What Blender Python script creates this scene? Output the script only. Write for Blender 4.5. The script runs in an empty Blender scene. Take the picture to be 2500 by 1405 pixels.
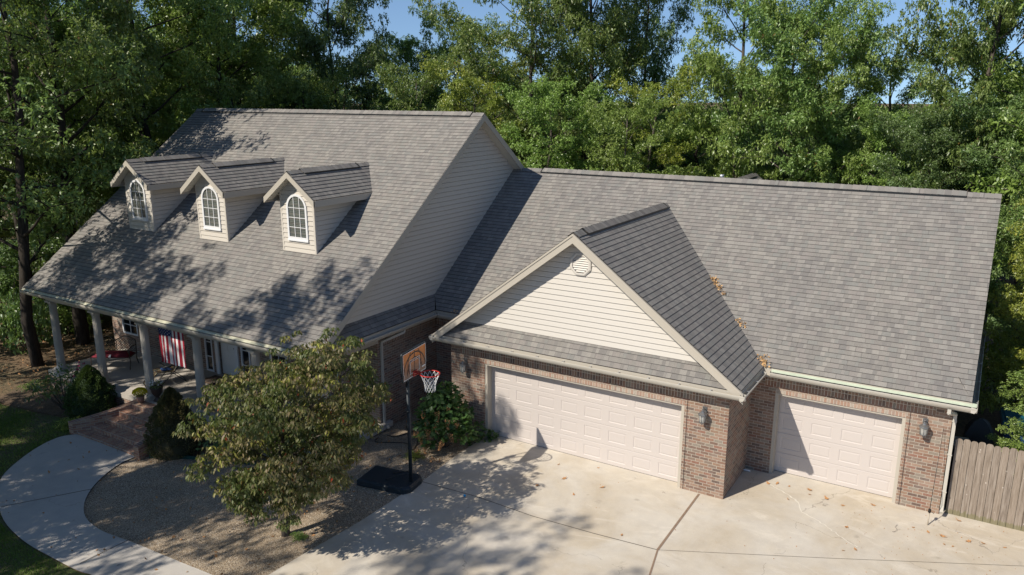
import bpy, bmesh, math, random
import numpy as np
from mathutils import Vector, Matrix
R = math.radians
S = bpy.context.scene
COL = S.collection

# ------------------------------------------------------------------ camera
cam = bpy.data.cameras.new('camera')
camo = bpy.data.objects.new('camera', cam); COL.objects.link(camo); S.camera = camo
cam.sensor_width = 36; cam.lens = 1927.15 / 2500 * 36
cam.shift_y = 10.9 / 2500
cam.clip_end = 3000
camo.location = (4.573, -18.82, 9.259)
yaw, pit = R(-31.551), R(-14.09)
fw = Vector((math.sin(yaw) * math.cos(pit), math.cos(yaw) * math.cos(pit), math.sin(pit)))
camo.rotation_euler = fw.to_track_quat('-Z', 'Y').to_euler()

# ------------------------------------------------------------------ light
SUN = Vector((-.45, -1.0, 1.0)).normalized()        # towards the sun
elev = math.asin(SUN.z); rot = math.atan2(SUN.x, SUN.y)
w = bpy.data.worlds.new('World'); S.world = w; w.use_nodes = True
wn = w.node_tree
sky = wn.nodes.new('ShaderNodeTexSky'); sky.sky_type = 'NISHITA'; sky.sun_disc = False
sky.sun_elevation = elev; sky.sun_rotation = rot % (2 * math.pi); sky.altitude = 300
sky.air_density = 1.0; sky.dust_density = .3; sky.ozone_density = 4.2
tc = wn.nodes.new('ShaderNodeTexCoord'); va = wn.nodes.new('ShaderNodeVectorMath'); va.operation = 'ADD'; va.inputs[1].default_value = (0, 0, .11)
wn.links.new(tc.outputs['Generated'], va.inputs[0]); wn.links.new(va.outputs[0], sky.inputs[0])
bg = wn.nodes['Background']; wn.links.new(sky.outputs[0], bg.inputs[0]); bg.inputs[1].default_value = 0.105
sl = bpy.data.lights.new('sun', 'SUN'); so = bpy.data.objects.new('sun', sl); COL.objects.link(so)
sl.energy = 4.9; sl.angle = R(0.53); sl.color = (1.0, .93, .82)
so.rotation_euler = (-SUN).to_track_quat('-Z', 'Y').to_euler()
S.view_settings.view_transform = 'Standard'; S.view_settings.look = 'None'
S.view_settings.exposure = 0.32; S.view_settings.gamma = 1.0
S.cycles.max_bounces = 6; S.cycles.diffuse_bounces = 3; S.cycles.transparent_max_bounces = 8

# ------------------------------------------------------------------ helpers
def link(o, parent=None):
    COL.objects.link(o)
    if parent is not None: o.parent = parent
    return o
def tag(o, label=None, cat=None, group=None, kind=None):
    if label: o['label'] = label
    if cat: o['category'] = cat
    if group: o['group'] = group
    if kind: o['kind'] = kind
    return o
def empty(name, loc=(0, 0, 0), rz=0, label=None, cat=None, group=None):
    o = bpy.data.objects.new(name, None); link(o); o.location = loc; o.rotation_euler = (0, 0, rz)
    return tag(o, label, cat, group)
def copy_tree(o, parent=None):
    c = o.copy(); COL.objects.link(c)
    if parent is not None: c.parent = parent
    for ch in list(o.children): copy_tree(ch, c)
    return c

class MB:
    def __init__(s): s.v = []; s.f = []; s.uv = []; s.m = []; s.sm = []
    def face(s, pts, uv=None, m=0, smooth=False):
        i = len(s.v); s.v += [tuple(p) for p in pts]; s.f.append(tuple(range(i, i + len(pts))))
        s.uv.append(uv or [(0, 0)] * len(pts)); s.m.append(m); s.sm.append(smooth)
    def box(s, a, b, m=0, wuv=True):
        x0, y0, z0 = a; x1, y1, z1 = b
        P = lambda x, y, z: (x, y, z)
        s.face([P(x0,y0,z0),P(x1,y0,z0),P(x1,y0,z1),P(x0,y0,z1)], [(x0,z0),(x1,z0),(x1,z1),(x0,z1)], m)
        s.face([P(x1,y1,z0),P(x0,y1,z0),P(x0,y1,z1),P(x1,y1,z1)], [(x1,z0),(x0,z0),(x0,z1),(x1,z1)], m)
        s.face([P(x1,y0,z0),P(x1,y1,z0),P(x1,y1,z1),P(x1,y0,z1)], [(y0,z0),(y1,z0),(y1,z1),(y0,z1)], m)
        s.face([P(x0,y1,z0),P(x0,y0,z0),P(x0,y0,z1),P(x0,y1,z1)], [(y1,z0),(y0,z0),(y0,z1),(y1,z1)], m)
        s.face([P(x0,y0,z1),P(x1,y0,z1),P(x1,y1,z1),P(x0,y1,z1)], [(x0,y0),(x1,y0),(x1,y1),(x0,y1)], m)
        s.face([P(x0,y1,z0),P(x1,y1,z0),P(x1,y0,z0),P(x0,y0,z0)], [(x0,y1),(x1,y1),(x1,y0),(x0,y0)], m)
    def obox(s, c, ax, ay, az, m=0):           # oriented box: centre and three half-axis vectors
        c, ax, ay, az = map(Vector, (c, ax, ay, az))
        q = lambda i, j, k: c + ax * i + ay * j + az * k
        for a in ([(-1,-1,-1),(1,-1,-1),(1,-1,1),(-1,-1,1)], [(1,1,-1),(-1,1,-1),(-1,1,1),(1,1,1)],
                  [(1,-1,-1),(1,1,-1),(1,1,1),(1,-1,1)], [(-1,1,-1),(-1,-1,-1),(-1,-1,1),(-1,1,1)],
                  [(-1,-1,1),(1,-1,1),(1,1,1),(-1,1,1)], [(-1,1,-1),(1,1,-1),(1,-1,-1),(-1,-1,-1)]):
            s.face([q(*t) for t in a], [(0,0),(1,0),(1,1),(0,1)], m)
    def tube(s, pts, rad, n=8, m=0, caps=True, smooth=True):
        pts = [Vector(p) for p in pts]
        if not isinstance(rad, (list, tuple)): rad = [rad] * len(pts)
        rings = []; prev = None
        L = 0
        for i, p in enumerate(pts):
            t = (pts[min(i + 1, len(pts) - 1)] - pts[max(i - 1, 0)])
            if t.length < 1e-9: t = Vector((0, 0, 1))
            t.normalize()
            if prev is None:
                a = t.cross(Vector((0, 0, 1)));
                if a.length < .05: a = t.cross(Vector((1, 0, 0)))
                a.normalize()
            else:
                a = prev - t * prev.dot(t); a.normalize()
            prev = a; b = t.cross(a)
            rings.append([p + (a * math.cos(2 * math.pi * k / n) + b * math.sin(2 * math.pi * k / n)) * rad[i] for k in range(n)])
        for i in range(len(pts) - 1):
            l = (pts[i + 1] - pts[i]).length
            for k in range(n):
                k2 = (k + 1) % n
                s.face([rings[i][k], rings[i][k2], rings[i + 1][k2], rings[i + 1][k]],
                       [(k / n, L), ((k + 1) / n, L), ((k + 1) / n, L + l), (k / n, L + l)], m, smooth)
            L += l
        if caps:
            s.face(rings[0][::-1], None, m); s.face(rings[-1], None, m)
    def lathe(s, c, prof, n=20, m=0, smooth=True, flute=0, nf=20):
        c = Vector(c)
        for (r0, z0), (r1, z1) in zip(prof[:-1], prof[1:]):
            for k in range(n):
                def P(r, z, k):
                    a = 2 * math.pi * k / n
                    rr = r * (1 - flute * (1 if (k % 4) in (2, 3) else 0)) if flute else r
                    return c + Vector((rr * math.cos(a), rr * math.sin(a), z))
                s.face([P(r0, z0, k), P(r0, z0, k + 1), P(r1, z1, k + 1), P(r1, z1, k)], None, m, smooth)
    def prism(s, pts, d, m=0):                 # polygon extruded along vector d
        pts = [Vector(p) for p in pts]; d = Vector(d)
        s.face(pts[::-1], None, m); s.face([p + d for p in pts], None, m)
        for i in range(len(pts)):
            j = (i + 1) % len(pts)
            s.face([pts[i], pts[j], pts[j] + d, pts[i] + d], None, m)
    def build(s, name, mats, parent=None):
        me = bpy.data.meshes.new(name); me.from_pydata(s.v, [], s.f)
        uvl = me.uv_layers.new(name='UVMap')
        flat = [c for f in s.uv for p in f for c in p]
        uvl.data.foreach_set('uv', flat)
        if not isinstance(mats, (list, tuple)): mats = [mats]
        for mt in mats: me.materials.append(mt)
        me.polygons.foreach_set('material_index', s.m)
        me.polygons.foreach_set('use_smooth', s.sm)
        if any(s.sm):
            bm = bmesh.new(); bm.from_mesh(me); bmesh.ops.remove_doubles(bm, verts=bm.verts, dist=1e-5); bm.to_mesh(me); bm.free()
        me.update()
        o = bpy.data.objects.new(name, me); return link(o, parent)

def np_mesh(name, V, F, UV, mat, parent=None, me_only=False):
    """V (n,3) F (m,4) quads (or 3) UV (m,k,2)"""
    me = bpy.data.meshes.new(name); k = F.shape[1]; m = len(F)
    me.vertices.add(len(V)); me.vertices.foreach_set('co', V.astype(np.float32).ravel())
    me.loops.add(m * k); me.loops.foreach_set('vertex_index', F.astype(np.int32).ravel())
    me.polygons.add(m); me.polygons.foreach_set('loop_start', np.arange(0, m * k, k, dtype=np.int32))
    me.polygons.foreach_set('loop_total', np.full(m, k, dtype=np.int32))
    uvl = me.uv_layers.new(name='UVMap'); uvl.data.foreach_set('uv', UV.astype(np.float32).ravel())
    for mt in (mat if isinstance(mat, (list, tuple)) else [mat]): me.materials.append(mt)
    me.update(calc_edges=True)
    if me_only: return me
    return link(bpy.data.objects.new(name, me), parent)

# ------------------------------------------------------------------ materials
class G:
    """tiny node-tree writer"""
    def __init__(s, name):
        s.mat = bpy.data.materials.new(name); s.mat.use_nodes = True; s.nt = s.mat.node_tree
        s.b = s.nt.nodes['Principled BSDF']; s.out = s.nt.nodes['Material Output']
    def n(s, t, **kw):
        nd = s.nt.nodes.new(t)
        for k, v in kw.items(): setattr(nd, k, v)
        return nd
    def put(s, sock, v):
        if isinstance(v, bpy.types.NodeSocket): s.nt.links.new(v, sock)
        else: sock.default_value = v if not isinstance(v, tuple) or len(v) != 3 or sock.type != 'RGBA' else (*v, 1)
    def m(s, op, a, b=0.0, c=0.0):
        nd = s.n('ShaderNodeMath', operation=op)
        s.put(nd.inputs[0], a); s.put(nd.inputs[1], b); s.put(nd.inputs[2], c); return nd.outputs[0]
    def mix(s, f, a, b, mode='MIX'):
        nd = s.n('ShaderNodeMix', data_type='RGBA', blend_type=mode)
        s.put(nd.inputs[0], f); s.put(nd.inputs[6], a); s.put(nd.inputs[7], b); return nd.outputs[2]
    def ramp(s, f, stops, interp='LINEAR'):
        nd = s.n('ShaderNodeValToRGB'); cr = nd.color_ramp; cr.interpolation = interp
        while len(cr.elements) < len(stops): cr.elements.new(.5)
        for e, (p, c) in zip(cr.elements, stops): e.position = p; e.color = (*c, 1) if len(c) == 3 else c
        s.put(nd.inputs[0], f); return nd.outputs[0]
    def uv(s):
        nd = s.n('ShaderNodeUVMap'); sp = s.n('ShaderNodeSeparateXYZ'); s.put(sp.inputs[0], nd.outputs[0])
        return nd.outputs[0], sp.outputs[0], sp.outputs[1]
    def obj(s): return s.n('ShaderNodeTexCoord').outputs['Object']
    def geo(s): return s.n('ShaderNodeNewGeometry').outputs['Position']
    def noise(s, vec, scale, detail=3.0, rough=.55, out=0, dist=0.0):
        nd = s.n('ShaderNodeTexNoise'); s.put(nd.inputs['Vector'], vec)
        nd.inputs['Scale'].default_value = scale; nd.inputs['Detail'].default_value = detail
        nd.inputs['Roughness'].default_value = rough; nd.inputs['Distortion'].default_value = dist; return nd.outputs[out]
    def wn(s, vec):
        nd = s.n('ShaderNodeTexWhiteNoise', noise_dimensions='3D'); s.put(nd.inputs['Vector'], vec); return nd.outputs[0]
    def vec(s, x, y, z=0.0):
        nd = s.n('ShaderNodeCombineXYZ'); s.put(nd.inputs[0], x); s.put(nd.inputs[1], y); s.put(nd.inputs[2], z); return nd.outputs[0]
    def scale(s, v, k):
        nd = s.n('ShaderNodeVectorMath', operation='MULTIPLY'); s.put(nd.inputs[0], v); nd.inputs[1].default_value = k; return nd.outputs[0]
    def bump(s, h, strength=.3, dist=.01):
        nd = s.n('ShaderNodeBump'); s.put(nd.inputs['Height'], h); nd.inputs['Strength'].default_value = strength
        nd.inputs['Distance'].default_value = dist; s.nt.links.new(nd.outputs[0], s.b.inputs['Normal'])
    def set(s, **kw):
        for k, v in kw.items(): s.put(s.b.inputs[k.replace('_', ' ')], v)
        return s.mat

def plain(name, c, rough=.6, metal=0.0, var=.08, scale=6.0, spec=.4, bump=0):
    g = G(name); o = g.obj(); nz = g.noise(o, scale, 4)
    col = g.mix(g.m('MULTIPLY', nz, var * 4), tuple(x * (1 - var) for x in c), tuple(min(1, x * (1 + var)) for x in c))
    if bump: g.bump(g.noise(o, scale * 8, 3), bump, .01)
    return g.set(Base_Color=col, Roughness=rough, Metallic=metal, **{'Specular_IOR_Level': spec})

def mat_shingle(name, tones, tint=1.0, w=.12, h=.143):
    g = G(name); uv, u, v = g.uv()
    row = g.m('FLOOR', g.m('DIVIDE', v, h)); fv = g.m('SUBTRACT', g.m('DIVIDE', v, h), row)
    sh = g.wn(g.vec(row, 7.3, 1.1))
    t = g.m('ADD', g.m('DIVIDE', u, w), g.m('MULTIPLY', sh, 13.0))
    # uneven tab widths
    t = g.m('ADD', t, g.m('MULTIPLY', g.m('SINE', g.m('ADD', g.m('MULTIPLY', t, 2.1), g.m('MULTIPLY', sh, 40.0))), .3))
    cell = g.m('FLOOR', t); fu = g.m('SUBTRACT', t, cell)
    r1 = g.wn(g.vec(cell, row, 0.5)); r2 = g.wn(g.vec(cell, row, 3.5))
    col = g.ramp(r1, [(i / len(tones), c) for i, c in enumerate(tones)], 'CONSTANT')
    col = g.mix(g.m('MULTIPLY', r2, .15), col, (.204, .191, .174))
    wp = g.geo()
    big = g.noise(wp, .35, 4, .6)
    col = g.mix(.35, col, g.ramp(big, [(.3, (.8, .8, .83)), (.7, (1.12, 1.1, 1.05))]), 'MULTIPLY')
    stv = g.noise(g.vec(g.m('MULTIPLY', u, 2.2), g.m('MULTIPLY', v, .22), 1.0), 1.0, 5, .65)
    col = g.mix(.5, col, g.ramp(stv, [(.35, (.88, .88, .90)), (.65, (1.09, 1.08, 1.05))]), 'MULTIPLY')
    sp = g.noise(wp, 110.0, 2, .7)
    col = g.mix(.85, col, g.ramp(sp, [(.32, (.72, .72, .72)), (.5, (1, 1, 1)), (.7, (1.25, 1.25, 1.25))]), 'MULTIPLY')
    edge = g.m('LESS_THAN', fv, .075)                 # asphalt butt edge of each course, its shadow line painted in as dark colour
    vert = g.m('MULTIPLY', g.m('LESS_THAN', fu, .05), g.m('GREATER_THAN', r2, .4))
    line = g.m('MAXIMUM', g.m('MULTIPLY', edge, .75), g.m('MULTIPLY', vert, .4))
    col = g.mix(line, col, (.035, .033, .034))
    hgt = g.m('ADD', g.m('MULTIPLY', r1, .5), g.m('MULTIPLY', sp, .5)); g.bump(hgt, .5, .006)
    return g.set(Base_Color=col, Roughness=.93, **{'Specular_IOR_Level': .22})

def mat_brick(name, tones, mortar, w=.205, h=.0735, swap=False, joint=.012):
    g = G(name); uv, u, v = g.uv()
    if swap: u, v = v, u
    row = g.m('FLOOR', g.m('DIVIDE', v, h)); fv = g.m('SUBTRACT', g.m('DIVIDE', v, h), row)
    off = g.m('MULTIPLY', g.m('MODULO', g.m('ABSOLUTE', row), 2.0), .5)
    if swap: off = 0.0
    t = g.m('ADD', g.m('DIVIDE', u, w), off); cell = g.m('FLOOR', t); fu = g.m('SUBTRACT', t, cell)
    r1 = g.wn(g.vec(cell, row, .5)); r2 = g.wn(g.vec(cell, row, 5.5))
    col = g.ramp(r1, [(i / len(tones), c) for i, c in enumerate(tones)], 'CONSTANT')
    col = g.mix(g.m('MULTIPLY', r2, .25), col, tones[0])
    wp = g.geo(); n1 = g.noise(wp, 28.0, 4, .65)
    col = g.mix(.8, col, g.ramp(n1, [(.3, (.8, .8, .8)), (.7, (1.15, 1.15, 1.15))]), 'MULTIPLY')
    jm = g.m('MAXIMUM', g.m('LESS_THAN', fv, joint / h), g.m('LESS_THAN', fu, joint / w))
    n2 = g.noise(wp, 60.0, 2)
    mo = g.mix(g.m('MULTIPLY', n2, .7), mortar, tuple(x * .6 for x in mortar))
    col = g.mix(jm, col, mo)
    wash = g.noise(wp, 1.6, 4, .6)
    col = g.mix(g.m('MULTIPLY', g.m('SUBTRACT', wash, .45), .8), col, (.42, .36, .31))
    g.bump(g.m('SUBTRACT', g.m('MULTIPLY', n1, .4), g.m('MULTIPLY', jm, 1.0)), .6, .006)
    return g.set(Base_Color=col, Roughness=.9, **{'Specular_IOR_Level': .2})

M = {}
SH = [(.206, .193, .176), (.226, .212, .193), (.184, .172, .158), (.198, .186, .169), (.238, .223, .202), (.170, .160, .149), (.212, .194, .178), (.192, .187, .172)]
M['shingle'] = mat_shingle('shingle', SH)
BR = [(.205, .125, .088), (.25, .165, .115), (.165, .108, .082), (.195, .15, .118), (.28, .19, .138), (.225, .12, .086), (.125, .09, .074), (.225, .195, .155), (.245, .148, .105)]
M['brick'] = mat_brick('brick', BR, (.43, .375, .31))
M['soldier'] = mat_brick('brick_soldier', BR, (.56, .50, .42), swap=True)
M['rowlock'] = mat_brick('brick_rowlock', [(.30, .19, .14), (.35, .25, .19), (.28, .2, .16), (.33, .29, .24)], (.5, .45, .38), w=.5, swap=True)
M['step_brick'] = mat_brick('step_brick', [(.33, .15, .09), (.38, .20, .12), (.27, .13, .085), (.38, .25, .16), (.22, .11, .08)], (.42, .36, .29), w=.205, h=.0735)
M['siding'] = plain('vinyl_siding', (.54, .505, .452), .5, var=.03, scale=3)
M['siding_d'] = plain('vinyl_siding_dormer', (.54, .495, .43), .5, var=.03, scale=3)
M['trim'] = plain('cream_trim', (.43, .39, .325), .45, var=.05, scale=2)
M['gutter'] = plain('cream_gutter', (.47, .44, .38), .35, var=.10, scale=4)
M['flash'] = plain('weathered_drip_edge', (.40, .44, .33), .5, var=.25, scale=7)
M['flash_dull'] = plain('mossy_drip_edge', (.34, .33, .24), .6, var=.4, scale=5)
M['soffit'] = plain('soffit_vinyl', (.55, .52, .44), .6, var=.03)
M['white'] = plain('white_vinyl', (.68, .68, .68), .35, var=.02)
M['door'] = plain('garage_door_paint', (.50, .45, .415), .5, var=.02, scale=2, spec=.3)
M['door_w'] = plain('entry_door_paint', (.70, .69, .66), .4, var=.03)
M['column'] = plain('column_paint', (.43, .40, .35), .55, var=.06)
M['black'] = plain('black_plastic', (.012, .014, .016), .4, var=.2)
M['navy'] = plain('dark_powder_coat', (.012, .020, .026), .55, var=.2)
M['iron'] = plain('dark_iron', (.02, .016, .014), .5, var=.2)
M['bronze'] = plain('cast_bronze', (.10, .075, .055), .45, .5, var=.2)
M['metal'] = plain('galvanised', (.55, .56, .58), .35, .7, var=.1)
M['pewter'] = plain('aged_pewter', (.22, .22, .22), .4, .7, var=.3, scale=20)
M['red'] = plain('rim_red', (.45, .025, .02), .4, var=.1)
M['net'] = plain('net_cord', (.75, .75, .75), .8, var=.03)
M['cushion'] = plain('maroon_cushion', (.17, .012, .025), .85, var=.2)
M['dark'] = plain('dark_interior', (.012, .012, .013), .8, var=.1)
M['edging'] = plain('green_edging', (.012, .055, .045), .4, var=.1)
M['teal'] = plain('teal_plastic', (.01, .09, .13), .35, var=.1)
M['blue'] = plain('blue_plastic', (.03, .085, .22), .4, var=.1)
M['hose'] = plain('black_hose', (.01, .01, .01), .4)
M['tarp'] = plain('grey_cover', (.03, .033, .037), .7, var=.3, bump=.4)
M['ball'] = plain('cyan_rubber', (.0, .25, .5), .4)
M['urn'] = plain('brown_resin', (.05, .033, .026), .5, var=.2)
M['terracotta'] = plain('pink_clay', (.32, .2, .16), .8, var=.2)
M['cable'] = plain('dark_cable', (.03, .02, .02), .6)

def mat_glass(name, c=(.02, .03, .03)):
    g = G(name); return g.set(Base_Color=c, Roughness=.03, **{'Specular_IOR_Level': .9, 'IOR': 1.52, 'Alpha': .55})
M['glass'] = mat_glass('window_glass')
M['glass_dark'] = plain('window_glass_dark', (.01, .012, .014), .05, var=.0, spec=.7)
def mat_blind():
    g = G('blinds'); p = g.geo(); sp = g.n('ShaderNodeSeparateXYZ'); g.put(sp.inputs[0], p)
    f = g.m('FRACT', g.m('DIVIDE', sp.outputs[2], .05))
    col = g.mix(g.m('LESS_THAN', f, .3), (.50, .52, .46), (.16, .17, .15))
    return g.set(Base_Color=col, Roughness=.7)
M['blind'] = mat_blind()
def mat_concrete(name, c, stain=(.40, .33, .24), amt=.5):
    g = G(name); p = g.geo()
    a = g.noise(p, .55, 6, .62, dist=.6); b = g.noise(p, 3.0, 5, .6); s = g.noise(p, 90.0, 3, .7)
    col = g.mix(g.m('MULTIPLY', g.ramp(a, [(.38, (0, 0, 0)), (.62, (1, 1, 1))]), amt), c, stain)
    d2 = g.noise(g.scale(p, (.5, 1.3, 1)), 1.1, 7, .7, dist=1.2)
    col = g.mix(g.m('MULTIPLY', g.ramp(d2, [(.56, (0, 0, 0)), (.66, (1, 1, 1))]), amt * .7), col, tuple(min(1, q * 1.17) for q in c))
    col = g.mix(.45, col, g.ramp(b, [(.3, (.86, .86, .88)), (.7, (1.1, 1.09, 1.06))]), 'MULTIPLY')
    col = g.mix(.7, col, g.ramp(s, [(.3, (.82, .82, .82)), (.65, (1.1, 1.1, 1.1))]), 'MULTIPLY')
    oil = g.noise(p, 1.9, 2, .5); col = g.mix(g.m('MULTIPLY', g.ramp(oil, [(.70, (0, 0, 0)), (.76, (1, 1, 1))]), .35), col, (.16, .14, .11))
    vc2 = g.n('ShaderNodeTexVoronoi', feature='DISTANCE_TO_EDGE'); g.put(vc2.inputs['Vector'], g.n('ShaderNodeVectorMath', operation='ADD').outputs[0]); vc2.inputs['Scale'].default_value = .28
    va2 = vc2.inputs['Vector'].links[0].from_node; g.put(va2.inputs[0], p); g.put(va2.inputs[1], g.scale(g.noise(p, 1.4, 4, .6, out=1), (.8, .8, 0)))
    ck = g.m('MULTIPLY', g.m('LESS_THAN', vc2.outputs['Distance'], .0016), g.m('GREATER_THAN', g.noise(p, .6, 2), .52)); col = g.mix(g.m('MULTIPLY', ck, .5), col, (.2, .17, .14))
    g.bump(s, .25, .004)
    return g.set(Base_Color=col, Roughness=.9, **{'Specular_IOR_Level': .25})
M['drive'] = mat_concrete('driveway_concrete', (.52, .475, .405), (.42, .35, .255), .7)
M['walk'] = mat_concrete('walk_concrete', (.44, .41, .37), (.37, .34, .30), .4)
M['porch'] = mat_concrete('porch_concrete', (.46, .42, .37), (.36, .32, .27), .5)
M['crack'] = plain('patched_crack', (.64, .59, .50), .9, var=.1, scale=20)
M['joint'] = plain('weathered_joint_board', (.16, .11, .075), .9, var=.5, scale=14)
M['joint_dark'] = plain('dirt_joint', (.09, .08, .065), .95, var=.4, scale=14)

def mat_gravel():
    g = G('gravel'); p = g.geo()
    vo = g.n('ShaderNodeTexVoronoi'); g.put(vo.inputs['Vector'], p); vo.inputs['Scale'].default_value = 62.0
    sp = g.n('ShaderNodeSeparateColor'); g.put(sp.inputs[0], vo.outputs['Color'])
    col = g.ramp(sp.outputs[0], [(0, (.27, .21, .15)), (.25, (.47, .37, .26)), (.5, (.56, .46, .34)), (.75, (.40, .34, .28)), (.9, (.70, .63, .52))], 'CONSTANT')
    big = g.noise(p, 1.2, 4)
    col = g.mix(.6, col, g.ramp(big, [(.3, (.72, .7, .66)), (.7, (1.15, 1.1, 1.05))]), 'MULTIPLY')
    dark = g.ramp(vo.outputs['Distance'], [(.35, (1, 1, 1)), (.62, (.3, .28, .25))])
    col = g.mix(.8, col, dark, 'MULTIPLY')
    g.bump(g.m('SUBTRACT', 1.0, vo.outputs['Distance']), .8, .015)
    return g.set(Base_Color=col, Roughness=.95, **{'Specular_IOR_Level': .2})
M['gravel'] = mat_gravel()
def mat_ground(name, c1, c2, c3, sc=1.0):
    g = G(name); p = g.geo(); a = g.noise(p, .45 * sc, 6, .65); b = g.noise(p, 9.0 * sc, 5, .7); s = g.noise(p, 45.0, 3, .7)
    col = g.mix(g.ramp(a, [(.42, (0, 0, 0)), (.58, (1, 1, 1))]), c1, c2)
    col = g.mix(g.ramp(b, [(.45, (0, 0, 0)), (.62, (1, 1, 1))]), col, c3)
    col = g.mix(.8, col, g.ramp(s, [(.3, (.5, .5, .5)), (.7, (1.4, 1.4, 1.4))]), 'MULTIPLY')
    g.bump(b, .8, .05)
    return g.set(Base_Color=col, Roughness=.97, **{'Specular_IOR_Level': .15})
M['forest_floor'] = mat_ground('leaf_litter', (.14, .095, .06), (.10, .085, .05), (.20, .14, .085))
M['lawn'] = mat_ground('lawn_soil', (.06, .08, .025), (.13, .11, .065), (.08, .11, .03))
M['bed'] = mat_ground('mulch', (.10, .07, .05), (.13, .10, .07), (.17, .12, .08), 2.0)
def mat_bark(name, c):
    g = G(name); p = g.obj(); v = g.scale(p, (9, 9, 1.6)); a = g.noise(v, 1.6, 5, .7)
    col = g.ramp(a, [(.3, tuple(x * .45 for x in c)), (.55, c), (.75, tuple(x * 1.6 for x in c))])
    g.bump(a, .9, .03); return g.set(Base_Color=col, Roughness=.95, **{'Specular_IOR_Level': .15})
M['bark'] = mat_bark('oak_bark', (.10, .085, .07))
M['bark_pale'] = mat_bark('pale_bark', (.33, .28, .24))
M['bark_dark'] = mat_bark('dark_bark', (.05, .042, .035))
def mat_leaf(name, cols, rough=.43, spec=.7, trans=.36, tcol=(.26, .42, .06), alt=None):
    g = G(name); uv, u, v = g.uv()
    col = g.ramp(u, [(i / max(1, len(cols) - 1), c) for i, c in enumerate(cols)])
    oi = g.n('ShaderNodeObjectInfo').outputs['Random']
    hs = g.n('ShaderNodeHueSaturation'); g.put(hs.inputs['Color'], col)
    g.put(hs.inputs['Hue'], g.m('ADD', .485, g.m('MULTIPLY', oi, .03))); g.put(hs.inputs['Value'], g.m('ADD', .98, g.m('MULTIPLY', oi, .36)))
    col = hs.outputs[0]
    if alt: col = g.mix(g.m('LESS_THAN', v, alt[0]), col, alt[1])
    tr = g.n('ShaderNodeBsdfTranslucent'); g.put(tr.inputs[0], g.mix(.5, col, tcol))
    ms = g.n('ShaderNodeMixShader'); g.put(ms.inputs[0], trans); g.nt.links.new(g.b.outputs[0], ms.inputs[1]); g.nt.links.new(tr.outputs[0], ms.inputs[2])
    g.nt.links.new(ms.outputs[0], g.out.inputs[0])
    return g.set(Base_Color=col, Roughness=rough, **{'Specular_IOR_Level': spec})
LG = [(.082, .128, .036), (.125, .185, .048), (.175, .245, .064), (.25, .32, .10)]
M['leaf_a'] = mat_leaf('oak_leaves', LG, alt=(.012, (.22, .12, .03)))
M['leaf_b'] = mat_leaf('bright_oak_leaves', [(.105, .165, .034), (.16, .235, .048), (.225, .31, .068), (.31, .38, .13)])
M['leaf_c'] = mat_leaf('dark_leaves', [(.06, .098, .036), (.09, .14, .048), (.125, .185, .06), (.17, .235, .08)])
M['leaf_y'] = mat_leaf('yellowing_leaves', [(.12, .15, .028), (.18, .21, .034), (.25, .27, .045), (.36, .32, .045)])
M['leaf_dog'] = mat_leaf('dogwood_leaves', [(.058, .074, .026), (.09, .112, .034), (.13, .122, .048), (.16, .115, .062), (.32, .33, .05)], .5, .3, .3, alt=(.012, (.3, .05, .02)))
M['leaf_spruce'] = mat_leaf('spruce_needles', [(.03, .06, .02), (.05, .09, .025), (.075, .125, .03)], .6, .2, .1)
M['leaf_cedar'] = mat_leaf('cedar_sprays', [(.06, .058, .022), (.09, .08, .03), (.125, .095, .038)], .7, .2, .1)
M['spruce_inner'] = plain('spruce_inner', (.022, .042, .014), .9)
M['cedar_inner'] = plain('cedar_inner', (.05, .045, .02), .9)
M['leaf_hyd'] = mat_leaf('hydrangea_leaves', [(.028, .058, .018), (.042, .085, .024), (.07, .12, .032)], .45, .35, .25)
M['panicle'] = plain('dry_panicle', (.33, .17, .07), .9, var=.3, scale=30)
M['flower_y'] = plain('yellow_petals', (.72, .58, .01), .8, var=.1, spec=.1, scale=40)
M['flower_w'] = plain('white_petals', (.75, .75, .72), .7)
M['flower_p'] = plain('pink_petals', (.40, .03, .12), .7)
M['dead'] = plain('dry_leaf', (.33, .17, .07), .85, var=.35, scale=40)
M['dead_pale'] = plain('dry_leaf_pale', (.45, .28, .13), .85, var=.3, scale=40)
def mat_grass():
    g = G('grass_blades'); uv, u, v = g.uv()
    col = g.ramp(u, [(0, (.08, .15, .02)), (.5, (.15, .23, .032)), (.85, (.22, .26, .05)), (1, (.30, .26, .11))])
    return g.set(Base_Color=col, Roughness=.6, **{'Specular_IOR_Level': .25})
M['grass'] = mat_grass()
def mat_fence():
    g = G('weathered_cedar'); p = g.obj(); uv, u, v = g.uv()
    a = g.noise(g.scale(p, (14, 14, .9)), 2.0, 5, .65); k = g.wn(g.vec(g.m('FLOOR', g.m('DIVIDE', u, .14)), 2.0, 1.0))
    col = g.ramp(a, [(.3, (.11, .088, .068)), (.5, (.225, .185, .15)), (.7, (.33, .285, .24))])
    col = g.mix(g.m('MULTIPLY', k, .4), col, (.30, .23, .165))
    vo = g.n('ShaderNodeTexVoronoi'); g.put(vo.inputs['Vector'], g.scale(p, (3.6, 3.6, 2.6))); vo.inputs['Scale'].default_value = 1.9
    col = g.mix(g.ramp(g.m('ADD', vo.outputs['Distance'], g.m('MULTIPLY', a, .08)), [(.07, (.75, .75, .75)), (.16, (0, 0, 0))]), col, (.58, .52, .46))
    sp = g.n('ShaderNodeSeparateXYZ'); g.put(sp.inputs[0], g.geo())
    foot = g.m('MULTIPLY', g.m('LESS_THAN', g.m('ADD', sp.outputs[2], g.m('MULTIPLY', a, .25)), .25), .6)
    col = g.mix(foot, col, (.16, .15, .07))
    g.bump(a, .4, .01); return g.set(Base_Color=col, Roughness=.92, **{'Specular_IOR_Level': .15})
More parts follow.
